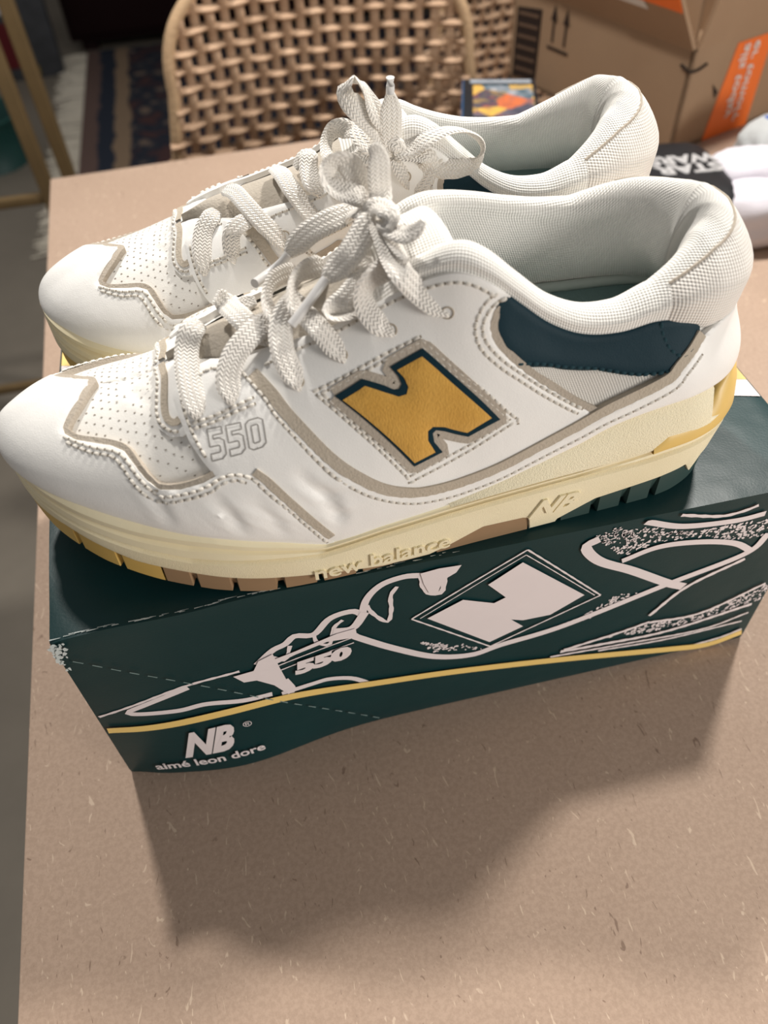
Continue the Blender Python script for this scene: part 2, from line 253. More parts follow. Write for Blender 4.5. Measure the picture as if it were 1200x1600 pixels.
PRINT_SPECKLE = [
 [(230.6,121.8),(237.4,126.7),(255.7,121.9),(276.2,111.9),(317.5,108.8),(323.9,96.6),(308.1,96.8),(284.7,105.9),(263.8,109.1),(247.9,103.4)],
 [(248.1,34.8),(277.7,38.1),(305.2,36.1),(338.7,51.9),(341.4,38.9),(307.0,29.7),(277.7,30.1)],
 [(219.6,53.3),(239.6,62.5),(251.8,72.5),(262.9,70.1),(243.9,58.0),(226.9,52.1)],
 [(153.3,67.9),(173.7,58.5),(184.5,49.7),(160.0,56.8)],
]
PRINT_YELLOW = [(2.3,51.4),(27.3,49.7),(57.4,51.2),(87.8,49.9),(126.8,41.8),(174.6,34.4),(231.1,23.0),(292.8,8.5),(318.6,3.8),(337.6,9.0)]
PRINT_PERF = [(4.0,115.9),(25.8,96.4),(60.9,68.9),(87.2,45.6),(130.7,5.7)]
TXT_NB = [(31.5,19.3),(60.4,21.6),(40.0,40.3)]
TXT_ALD = [(15.2,8.1),(70.8,12.6)]
TXT_550 = [(93.8,66.9),(121.4,71.0)]
# ---------------------------------------------------------------- helpers
def mesh_obj(name, V, F, mat, parent=None, smooth=True, uv=None, sharp=None):
    me = bpy.data.meshes.new(name); me.from_pydata([tuple(map(float, v)) for v in V], [], [tuple(map(int, f)) for f in F]); me.update()
    if uv is not None:
        l = me.uv_layers.new(name='UVMap'); idx = np.empty(len(me.loops), dtype=np.int32); me.loops.foreach_get('vertex_index', idx)
        l.data.foreach_set('uv', np.asarray(uv, dtype=np.float32)[idx].ravel())
    if smooth:
        me.polygons.foreach_set('use_smooth', [True]*len(me.polygons))
        if sharp: me.set_sharp_from_angle(angle=R(sharp))
    me.materials.append(mat); o = bpy.data.objects.new(name, me); COL.objects.link(o)
    if parent: o.parent = parent
    return o
def tag(o, label, cat, group=None):
    o['label'] = label; o['category'] = cat
    if group: o['group'] = group
    return o
def thing(name, label, cat, loc=(0, 0, 0), rz=0, group=None):
    o = bpy.data.objects.new(name, None); COL.objects.link(o); o.location = loc; o.rotation_euler = (0, 0, rz); o.empty_display_size = .05
    return tag(o, label, cat, group)
def struct(o): o['kind'] = 'structure'; return o
def grid_faces(n, m, close=False):
    F = []
    for i in range(n if close else n-1):
        for j in range(m-1): F.append((i*m+j, ((i+1) % n)*m+j, ((i+1) % n)*m+j+1, i*m+j+1))
    return F
def box_vf(c, s, bev=0):
    bm = bmesh.new(); bmesh.ops.create_cube(bm, size=1); bmesh.ops.scale(bm, vec=s, verts=bm.verts); bmesh.ops.translate(bm, vec=c, verts=bm.verts)
    if bev: bmesh.ops.bevel(bm, geom=bm.edges[:], offset=bev, segments=2, affect='EDGES', profile=.5)
    bm.verts.index_update(); V = [v.co[:] for v in bm.verts]; F = [[v.index for v in f.verts] for f in bm.faces]; bm.free(); return V, F
def box(name, c, s, mat, parent=None, bev=0): V, F = box_vf(c, s, bev); return mesh_obj(name, V, F, mat, parent, bev > 0, sharp=40)
def resample(P, step):
    P = np.asarray(P, float); k = len(P)
    if k > 2:
        E = np.vstack([2*P[0]-P[1], P, 2*P[-1]-P[-2]]); out = []
        for i in range(k-1):
            p0, p1, p2, p3 = E[i:i+4]; f = np.linspace(0, 1, 12, endpoint=False)[:, None]
            out.append(.5*((2*p1)+(-p0+p2)*f+(2*p0-5*p1+4*p2-p3)*f*f+(-p0+3*p1-3*p2+p3)*f**3))
        P = np.vstack(out+[P[-1:]])
    d = np.concatenate([[0], np.cumsum(np.linalg.norm(np.diff(P[:, :3], axis=0), axis=1))])
    n = max(3, int(d[-1]/step)+1); s = np.linspace(0, d[-1], n)
    return np.stack([np.interp(s, d, P[:, c]) for c in range(P.shape[1])], -1), s
def frames(P):
    T = np.gradient(P, axis=0); return T/np.maximum(np.linalg.norm(T, axis=1, keepdims=True), 1e-9)
def tube(name, P, r, mat, parent=None, step=.01, seg=8, flat=1., upv=(0, 0, 1), cap=True):
    Q, s = resample(P, step); T = frames(Q[:, :3]); upv = np.array(upv, float)
    rr = np.broadcast_to(np.asarray(r, float), (len(Q),)) if np.ndim(r) == 0 else np.interp(np.linspace(0, 1, len(Q)), np.linspace(0, 1, len(r)), r)
    A = np.cross(T, upv); A /= np.maximum(np.linalg.norm(A, axis=1, keepdims=True), 1e-9); B = np.cross(A, T)
    a = np.linspace(0, 2*np.pi, seg, endpoint=False); V = []; UV = []
    for i in range(len(Q)):
        for k in a: V.append(Q[i, :3]+rr[i]*(A[i]*np.cos(k)+B[i]*np.sin(k)*flat)); UV.append((s[i], k/6.283*.02))
    F = []
    for i in range(len(Q)-1):
        for k in range(seg): F.append((i*seg+k, i*seg+(k+1) % seg, (i+1)*seg+(k+1) % seg, (i+1)*seg+k))
    if cap: F += [tuple(range(seg))[::-1], tuple((len(Q)-1)*seg+k for k in range(seg))]
    return mesh_obj(name, V, F, mat, parent, True, UV, sharp=60)
def text_vf(body, size=1., extrude=0., bold=0., shear=0., align='LEFT', space=1.):
    c = bpy.data.curves.new('lettering', 'FONT'); c.body = body; c.size = size; c.extrude = extrude; c.offset = bold; c.shear = shear; c.align_x = align; c.space_character = space; c.resolution_u = 3
    o = bpy.data.objects.new('lettering', c); COL.objects.link(o); dg = bpy.context.evaluated_depsgraph_get(); me = o.evaluated_get(dg).to_mesh()
    V = np.array([v.co[:] for v in me.vertices]); F = [list(p.vertices) for p in me.polygons]
    o.evaluated_get(dg).to_mesh_clear(); bpy.data.objects.remove(o); bpy.data.curves.remove(c); return V, F
# ---------------------------------------------------------------- materials
class NT:
    def __init__(s, name):
        s.m = bpy.data.materials.new(name); s.m.use_nodes = True; s.t = s.m.node_tree; s.b = s.t.nodes['Principled BSDF']
    def n(s, typ, **kw):
        x = s.t.nodes.new(typ)
        for k, v in kw.items():
            if k in x.inputs: x.inputs[k].default_value = v
            else: setattr(x, k, v)
        return x
    def l(s, a, b): s.t.links.new(a, b)
    def math(s, op, a, b=None, c=None):
        x = s.t.nodes.new('ShaderNodeMath'); x.operation = op
        for i, v in enumerate((a, b, c)):
            if v is None: continue
            if isinstance(v, (int, float)): x.inputs[i].default_value = v
            else: s.l(v, x.inputs[i])
        return x.outputs[0]
    def coord(s, kind='Object', scale=None):
        c = s.n('ShaderNodeTexCoord'); o = c.outputs[kind]
        if scale is not None:
            m = s.n('ShaderNodeMapping'); m.inputs['Scale'].default_value = scale if hasattr(scale, '__len__') else (scale,)*3; s.l(o, m.inputs[0]); o = m.outputs[0]
        return o
    def noise(s, vec, scale, detail=3, rough=.55):
        x = s.n('ShaderNodeTexNoise'); x.inputs['Scale'].default_value = scale; x.inputs['Detail'].default_value = detail; x.inputs['Roughness'].default_value = rough; s.l(vec, x.inputs['Vector']); return x.outputs['Fac']
    def ramp(s, fac, stops, interp='LINEAR'):
        x = s.n('ShaderNodeValToRGB'); s.l(fac, x.inputs[0]); e = x.color_ramp.elements; x.color_ramp.interpolation = interp
        while len(e) < len(stops): e.new(.5)
        for i, (p, c) in enumerate(stops): e[i].position = p; e[i].color = c
        return x.outputs[0]
    def mix(s, fac, a, b):
        x = s.n('ShaderNodeMix', data_type='RGBA')
        for i, v in ((0, fac), (6, a), (7, b)):
            if isinstance(v, (int, float, tuple)): x.inputs[i].default_value = v
            else: s.l(v, x.inputs[i])
        return x.outputs[2]
    def color(s, c):
        if isinstance(c, tuple): s.b.inputs['Base Color'].default_value = c
        else: s.l(c, s.b.inputs['Base Color'])
    def bump(s, h, dist=.001, strength=1.):
        x = s.n('ShaderNodeBump'); x.inputs['Strength'].default_value = strength; x.inputs['Distance'].default_value = dist; s.l(h, x.inputs['Height']); s.l(x.outputs[0], s.b.inputs['Normal'])
    def fin(s, rough=.6, spec=.5, **kw):
        s.b.inputs['Roughness'].default_value = rough; s.b.inputs['Specular IOR Level'].default_value = spec
        for k, v in kw.items(): s.b.inputs[k].default_value = v
        return s.m
def m_plain(name, rgb, rough=.6, spec=.4, var=.08, scale=40, bumpd=0, bscale=300, **kw):
    t = NT(name); v = t.coord(); c = srgb(*rgb); d = tuple(x*(1-var) for x in c[:3])+(1,); e = tuple(min(1, x*(1+var)) for x in c[:3])+(1,)
    t.color(t.mix(t.noise(v, scale, 4), d, e))
    if bumpd: t.bump(t.noise(v, bscale, 3), bumpd)
    return t.fin(rough, spec, **kw)
def m_leather(name, rgb, rough=.42, dirt=.06, rgb2=None, spec=.45):
    t = NT(name); v = t.coord(); c = srgb(*rgb); d = srgb(*rgb2) if rgb2 else tuple(x*(1-dirt*2) for x in c[:3])+(1,)
    f = t.noise(v, 28, 5, .6); f = t.math('MULTIPLY', t.math('SUBTRACT', f, .35), 1.6)
    t.color(t.mix(f, c, d))
    g = t.n('ShaderNodeTexVoronoi', feature='DISTANCE_TO_EDGE'); g.inputs['Scale'].default_value = 1100; t.l(v, g.inputs['Vector'])
    h = t.math('ADD', t.math('MULTIPLY', g.outputs[0], .25), t.math('MULTIPLY', t.noise(v, 90, 4), .9))
    t.bump(h, .00045, .55)
    return t.fin(rough, spec)
def m_weave(name, rgb, hole, pitch, depth=.0006, stag=True, rough=.85, mixf=.75):
    """knitted mesh: raised dots in staggered rows with darker gaps"""
    t = NT(name); uv = t.coord('UV'); sp = t.n('ShaderNodeSeparateXYZ'); t.l(uv, sp.inputs[0])
    k = 2*math.pi/pitch
    a = t.math('SINE', t.math('MULTIPLY', t.math('ADD', sp.outputs[0], sp.outputs[1]), k*.707)); b = t.math('SINE', t.math('MULTIPLY', t.math('SUBTRACT', sp.outputs[0], sp.outputs[1]), k*.707))
    h = t.math('ADD', t.math('MULTIPLY', t.math('MULTIPLY', a, b), .5), .5)
    nz = t.noise(t.coord(), 60, 3)
    c = srgb(*rgb); d = srgb(*hole)
    t.color(t.mix(t.math('MULTIPLY', t.math('SUBTRACT', 1., t.math('ADD', h, t.math('MULTIPLY', t.math('SUBTRACT', nz, .5), .5))), mixf), c, d))
    t.bump(h, depth, .9)
    return t.fin(rough, .2)
def m_lace(name, rgb, dark):
    t = NT(name); uv = t.coord('UV'); sp = t.n('ShaderNodeSeparateXYZ'); t.l(uv, sp.inputs[0])
    ab = t.math('ABSOLUTE', t.math('SUBTRACT', t.math('FRACT', t.math('MULTIPLY', sp.outputs[1], 480)), .5))
    h1 = t.math('SINE', t.math('MULTIPLY', t.math('ADD', sp.outputs[0], t.math('MULTIPLY', ab, .0022)), 2*math.pi/.0015))
    h = t.math('ADD', t.math('MULTIPLY', h1, .5), t.math('MULTIPLY', ab, 1.1))
    nz = t.noise(t.coord(), 140, 4)
    t.color(t.mix(t.math('ADD', t.math('MULTIPLY', nz, .55), t.math('MULTIPLY', t.math('SUBTRACT', .6, h), .3)), srgb(*rgb), srgb(*dark)))
    t.bump(t.math('ADD', h, t.math('MULTIPLY', t.noise(t.coord(), 2500, 2), .6)), .0005, .8)
    return t.fin(.9, .15)
def m_grain(name, rgb, var, rough, bd=.0004, bs=1500, spec=.35):
    t = NT(name); v = t.coord(); c = srgb(*rgb); d = srgb(*var)
    t.color(t.mix(t.noise(v, 35, 4), c, d)); t.bump(t.noise(v, bs, 2), bd, .8); return t.fin(rough, spec)
def m_mdf():
    t = NT('fibreboard'); v = t.coord()
    n1 = t.noise(v, 9, 5); n2 = t.noise(v, 420, 3, .7)
    vo = t.n('ShaderNodeTexNoise'); vo.inputs['Scale'].default_value = 160; vo.inputs['Detail'].default_value = 2; vo.inputs['Distortion'].default_value = 3.; t.l(t.coord('Object', (1, .35, 1)), vo.inputs['Vector'])
    base = t.mix(n1, srgb(174, 149, 130), srgb(192, 167, 148))
    base = t.mix(t.math('MULTIPLY', t.ramp(n2, [(.40, (1, 1, 1, 1)), (.60, (0, 0, 0, 1))]), .22), base, srgb(134, 110, 92))
    fl = t.ramp(vo.outputs[0], [(.67, (0, 0, 0, 1)), (.72, (1, 1, 1, 1))])
    base = t.mix(t.math('MULTIPLY', fl, .55), base, srgb(226, 204, 180))
    dk = t.ramp(vo.outputs[0], [(.27, (1, 1, 1, 1)), (.31, (0, 0, 0, 1))])
    base = t.mix(t.math('MULTIPLY', dk, .5), base, srgb(92, 66, 50))
    t.color(base); t.bump(n2, .0002, .5); return t.fin(.62, .3)
M = dict(
 leather=m_leather('white_leather', (248, 246, 242), .42, .04), vamp=m_leather('vamp_leather', (240, 237, 231)), raw=m_grain('raw_leather_edge', (196, 186, 172), (168, 156, 142), .9, .0005, 900, .1),
 rawbrown=m_grain('stained_raw_edge', (180, 167, 148), (198, 188, 174), .9, .0005, 900, .1),
 green=m_leather('dark_green_leather', (24, 50, 60), .6, .1, None, .15), greenedge=m_plain('dark_green_felt', (24, 48, 58), .9, .1, .1, 200),
 suede=None, mesh=m_weave('cream_mesh', (242, 238, 231), (192, 184, 173), .0017, .0004, mixf=.65), lining=m_weave('cream_lining_mesh', (250, 248, 243), (206, 201, 192), .0016, .0004, mixf=.55),
 knit=m_weave('collar_knit', (246, 242, 236), (206, 198, 188), .0018, .0005, mixf=.65), lace=m_lace('flat_cotton_lace', (250, 246, 239), (224, 216, 206)),
 mid=m_grain('cream_foam', (248, 238, 206), (238, 224, 186), .6, .0003, 2600), midsmooth=m_grain('cream_rubber', (249, 239, 207), (240, 226, 188), .42, .00008, 500),
 wedge=m_grain('cream_textured_foam', (251, 243, 214), (242, 230, 196), .75, .0006, 1700), gumy=m_plain('yellowed_gum', (214, 178, 100), .45, .4, .12, 60), gum=m_plain('brown_gum', (150, 122, 92), .55, .4, .12, 60),
 outg=m_plain('dark_green_rubber', (48, 70, 66), .55, .4, .1, 60), heely=m_plain('yellow_heel_rubber', (230, 194, 112), .4, .45, .08, 50), insoleedge=m_plain('pale_teal_edge', (168, 176, 170), .8, .2), insole=m_plain('teal_insole_felt', (104, 126, 124), .95, .1, .12, 300, .0003, 1500),
 stitch=m_plain('white_thread', (228, 222, 212), .85, .15, .1, 400), hole=m_plain('needle_hole', (158, 148, 134), .95, .05), stitchg=m_plain('green_thread', (34, 62, 70), .8, .2), perf=m_plain('punched_hole', (150, 142, 132), .95, .05),
 print=m_plain('grey_print', (150, 146, 142), .7, .2), aglet=m_plain('clear_plastic_tip', (214, 212, 210), .25, .5), tongue=m_grain('grey_felt_tongue', (200, 192, 180), (170, 160, 146), .95, .0006, 700, .1),
 eyelet=m_plain('eyelet_edge', (176, 164, 146), .7, .3))
def m_suede():
    t = NT('mustard_suede'); v = t.coord(); n1 = t.noise(v, 70, 5, .65); n2 = t.noise(t.coord('Object', (1, 1, .35)), 1500, 2)
    c = t.mix(n1, srgb(206, 152, 66), srgb(234, 186, 98)); c = t.mix(t.math('MULTIPLY', n2, .45), c, srgb(176, 130, 60))
    t.color(c); t.bump(n2, .0005, .7); t.b.inputs['Sheen Weight'].default_value = .35; return t.fin(.95, .05)
M['suede'] = m_suede()
# ---------------------------------------------------------------- room
FZ = -.745
def m_floor():
    t = NT('concrete_floor'); v = t.coord(); t.color(t.mix(t.noise(v, 5, 6, .65), srgb(114, 107, 97), srgb(140, 132, 120))); t.bump(t.noise(v, 60, 4), .002, .3); return t.fin(.6, .3)
struct(box('floor', (.5, 1.5, FZ-.02), (7, 9, .04), m_floor()))
struct(box('wall_back', (.5, 5.55, FZ+1.3), (7, .1, 2.6), m_plain('dim_wall', (84, 76, 68), .8, .2)))
# ---------------------------------------------------------------- table
TY = .0381
tb = thing('table', 'low plain brown fibreboard table under the shoe carton and both sneakers', 'table', (-.0785, .686, FZ), TY)
MDF = m_mdf()
def tx(x, y, z): return (x, y, z)
box('tabletop', (.70, -.60, -FZ-.009), (1.40, 1.20, .018), MDF, tb, .0012)
LEGM = m_plain('pine_leg', (150, 120, 88), .6, .3)
for lx in (.06, 1.34):
    for ly in (-.06, -1.14): box('leg', (lx, ly, (-FZ-.018)/2), (.06, .06, -FZ-.018), LEGM, tb, .003)
for ly in (-.06, -1.14): box('apron', (.70, ly, -FZ-.058), (1.22, .022, .08), LEGM, tb)
# ---------------------------------------------------------------- shoe carton
BL, BW = .3412, .215
def m_carton():
    t = NT('glossy_green_card'); v = t.coord()
    t.color(t.mix(t.noise(v, 18, 4), srgb(14, 46, 48), srgb(19, 56, 58)))
    t.bump(t.math('ADD', t.noise(v, 14, 3), t.math('MULTIPLY', t.noise(v, 900, 2), .03)), .004, .35); return t.fin(.38, .28)
sb = thing('shoe_carton', 'dark green shoe carton printed with a white sneaker outline, under both sneakers', 'box', (0, 0, 0))
def dent(V):
    V = np.array(V, float); x, y, z = V[:, 0], V[:, 1], V[:, 2]
    d = np.exp(-((x+.004)/.055)**2-((y+.002)/.05)**2)*np.clip(z/BH, 0, 1)
    w = .0012*np.sin(x*85+y*60)*np.exp(-((x-.04)/.06)**2-((y-.02)/.05)**2)*(z > BH*.9)
    V[:, 2] = z-.0035*d+w; V[:, 0] = x+.0030*d
    V[:, 1] = V[:, 1]-bulge(x, z)*np.clip(1-y/.05, 0, 1)
    return V
bm = bmesh.new(); bmesh.ops.create_grid(bm, x_segments=1, y_segments=1, size=.5); bm.free()
def carton_mesh():
    nx, ny, nz = 70, 36, 26; V = []; F = []; ix = {}
    def vid(i, j, k):
        if (i, j, k) not in ix:
            p = np.array([i/nx*BL, j/ny*BW, k/nz*BH]); ix[(i, j, k)] = len(V)
            c = np.array([np.clip(p[0], .0012, BL-.0012), np.clip(p[1], .0012, BW-.0012), np.clip(p[2], .0012, BH-.0012)]); V.append(p if np.allclose(p, c) else c+(p-c)/max(np.linalg.norm(p-c), 1e-9)*.0012); 
        return ix[(i, j, k)]
    for i in range(nx):
        for j in range(ny):
            F.append((vid(i, j, nz), vid(i+1, j, nz), vid(i+1, j+1, nz), vid(i, j+1, nz))); F.append((vid(i, j, 0), vid(i, j+1, 0), vid(i+1, j+1, 0), vid(i+1, j, 0)))
        for k in range(nz):
            F.append((vid(i, 0, k), vid(i+1, 0, k), vid(i+1, 0, k+1), vid(i, 0, k+1))); F.append((vid(i, ny, k), vid(i, ny, k+1), vid(i+1, ny, k+1), vid(i+1, ny, k)))
    for j in range(ny):
        for k in range(nz):
            F.append((vid(0, j, k), vid(0, j, k+1), vid(0, j+1, k+1), vid(0, j+1, k))); F.append((vid(nx, j, k), vid(nx, j+1, k), vid(nx, j+1, k+1), vid(nx, j, k+1)))
    return dent(V), F
V, F = carton_mesh()
CART = m_carton(); mesh_obj('carton_body', V, F, CART, sb, True, sharp=50)
PW = m_plain('white_card_print', (232, 222, 222), .42, .4, .03, 60); PY = m_plain('yellow_card_print', (238, 204, 124), .42, .4, .04, 60)
FRAY = m_plain('torn_paper', (205, 212, 210), .95, .1, .15, 300)
def on_front(xz, off=.0004):
    """place print (metres on the panel) on the bowed front panel"""
    xz = np.asarray(xz, float); P = np.column_stack([xz[:, 0], np.zeros(len(xz)), xz[:, 1]]); P = dent(P); P[:, 1] -= off; return P
def clipx(xz): xz = np.array(xz, float); xz[:, 0] = np.clip(xz[:, 0], .0008, BL-.0008); xz[:, 1] = np.clip(xz[:, 1], .0008, BH-.0015); return xz
def stroke_vf(pts, w, taper=True, step=.002):
    Q, s = resample(np.array(pts, float), step); T = frames(np.column_stack([Q, np.zeros(len(Q))]))[:, :2]; Nn = np.stack([-T[:, 1], T[:, 0]], -1)
    ww = np.full(len(Q), w/2)
    ww *= 1+.18*np.sin(s*900+pts[0][0]*500)*(w < .003)
    A = clipx(Q+Nn*ww[:, None]); B = clipx(Q-Nn*ww[:, None]); V = np.empty((2*len(Q), 2)); V[0::2] = A; V[1::2] = B
    return V, [(2*i, 2*i+1, 2*i+3, 2*i+2) for i in range(len(Q)-1)]
def fill_vf(poly):
    P = [Vector((x, y, 0)) for x, y in poly]; return np.array(poly, float), [tuple(t) for t in tessellate_polygon([P])]
def join(vfs):
    V = []; F = []; n = 0
    for v, f in vfs: V.append(v); F += [tuple(i+n for i in q) for q in f]; n += len(v)
    return np.vstack(V), F
def inside(p, poly):
    c = False; n = len(poly)
    for i in range(n):
        a, b = poly[i], poly[i-1]
        if (a[1] > p[1]) != (b[1] > p[1]) and p[0] < (b[0]-a[0])*(p[1]-a[1])/(b[1]-a[1])+a[0]: c = not c
    return c
mm = lambda L: [(x/1000, y/1000) for x, y in L]
for k, (wd, L) in enumerate(PRINT_STROKES):
    V, F = stroke_vf(mm(L), wd/1000); mesh_obj('printed_line', on_front(V, .0004+.00002*k), F, PW, sb, False)
for L in PRINT_FILLS:
    V, F = fill_vf(mm(L)); mesh_obj('printed_patch', on_front(clipx(V), .0010), F, PW, sb, False)
vf = []
for L in PRINT_SPECKLE:
    P = mm(L); xs = [p[0] for p in P]; ys = [p[1] for p in P]; ar = (max(xs)-min(xs))*(max(ys)-min(ys)); n = int(ar/2.6e-6)
    for _ in range(n):
        p = (rng.uniform(min(xs), max(xs)), rng.uniform(min(ys), max(ys)))
        if not inside(p, P): continue
        a = rng.uniform(0, 3.1); r = rng.uniform(.0005, .0014); q = rng.uniform(.35, .8); k = 5
        vf.append((clipx([(p[0]+r*math.cos(a)*math.cos(t)-r*q*math.sin(a)*math.sin(t), p[1]+r*math.sin(a)*math.cos(t)+r*q*math.cos(a)*math.sin(t)) for t in [6.283*i/k+rng.uniform(-.3, .3) for i in range(k)]]), [tuple(range(k))]))
V, F = join(vf); o = mesh_obj('printed_speckle', on_front(V, .0003), F, PW, sb, False); o['kind'] = 'stuff'
V, F = stroke_vf(mm(PRINT_YELLOW), .0050); mesh_obj('yellow_stripe', on_front(V, .0012), F, PY, sb, False)
Q, s = resample(np.array(mm(PRINT_PERF)), .0005); vf = []
for a in np.arange(.002, s[-1]-.004, .0085):
    p = [np.interp(a, s, Q[:, c]) for c in (0, 1)]; q = [np.interp(a+.0045, s, Q[:, c]) for c in (0, 1)]; vf.append(stroke_vf([p, q], .0006, step=.001))
V, F = join(vf); mesh_obj('perforated_tear_line', on_front(V, .0014), F, m_plain('card_cut', (120, 140, 138), .9, .1), sb, False)
def text_on_front(name, body, p0, p1, size, bold=0, shear=0, mat=PW, off=.0013):
    V, F = text_vf(body, size, 0, bold, shear); w = V[:, 0].max(); d = np.array(p1)-np.array(p0); L = np.linalg.norm(d); e = d/L; n = np.array([-e[1], e[0]])
    Q = np.array(p0)+np.outer(V[:, 0]*L/w, e)+np.outer(V[:, 1], n); return mesh_obj(name, on_front(clipx(Q), off), F, mat, sb, False)
text_on_front('printed_lettering', 'NB', mm(TXT_NB)[0], mm(TXT_NB)[1], .028, .0014, .6)
text_on_front('printed_lettering', 'aimé leon dore', mm(TXT_ALD)[0], mm(TXT_ALD)[1], .0085, .0002)
text_on_front('printed_lettering', '550', mm(TXT_550)[0], mm(TXT_550)[1], .012, .0009, .2)
V, F = text_vf('®', .006); mesh_obj('printed_lettering', on_front(np.column_stack([V[:, 0]+.0635, V[:, 1]+.036]), .0013), F, PW, sb, False)
# white and yellow bands on the lid, torn paper at the crushed corner
for nm, y0, y1, mt in (('white_band', .057, .070, PW), ('yellow_band', .070, .092, PY)):
    X = np.linspace(.0015, BL-.0015, 30); V = []; F = []
    for x in X: V += [(x, y0+(BL-x)*.30, BH), (x, y1+(BL-x)*.30, BH)]
    V = dent(V)+np.array([0, 0, .0004 if mt is PW else .0005]); mesh_obj(nm, V, [(2*i, 2*i+2, 2*i+3, 2*i+1) for i in range(29)], mt, sb, False)
vf = []
for _ in range(60):
    z = BH-.001-abs(rng.gauss(0, .007)); x = abs(rng.gauss(0, .0022)); r = rng.uniform(.0004, .0013); k = 5
    vf.append((np.array([(x+r*math.cos(6.283*i/k)*rng.uniform(.4, 1.2), z+1.6*r*math.sin(6.283*i/k)*rng.uniform(.4, 1.2)) for i in range(k)]), [tuple(range(k))]))
V, F = join(vf); P = on_front(V, .0006); P[:, 1] -= np.repeat(np.arange(60)*.00002, 5); mesh_obj('torn_corner', P, F, FRAY, sb, False)
vf = []
for _ in range(80):
    x = rng.uniform(.0, .17); y = .0012+abs(rng.gauss(0, .0005)); L = rng.uniform(.001, .005); h = rng.uniform(.0001, .00028)
    vf.append((np.array([(x, y-h, BH+.0002), (x+L, y-h*.3, BH+.0002), (x+L, y+h*.3, BH+.0002), (x, y+h, BH+.0002)]), [(0, 1, 2, 3)]))
V, F = join(vf); mesh_obj('scuffed_edge', dent(V), F, FRAY, sb, False)
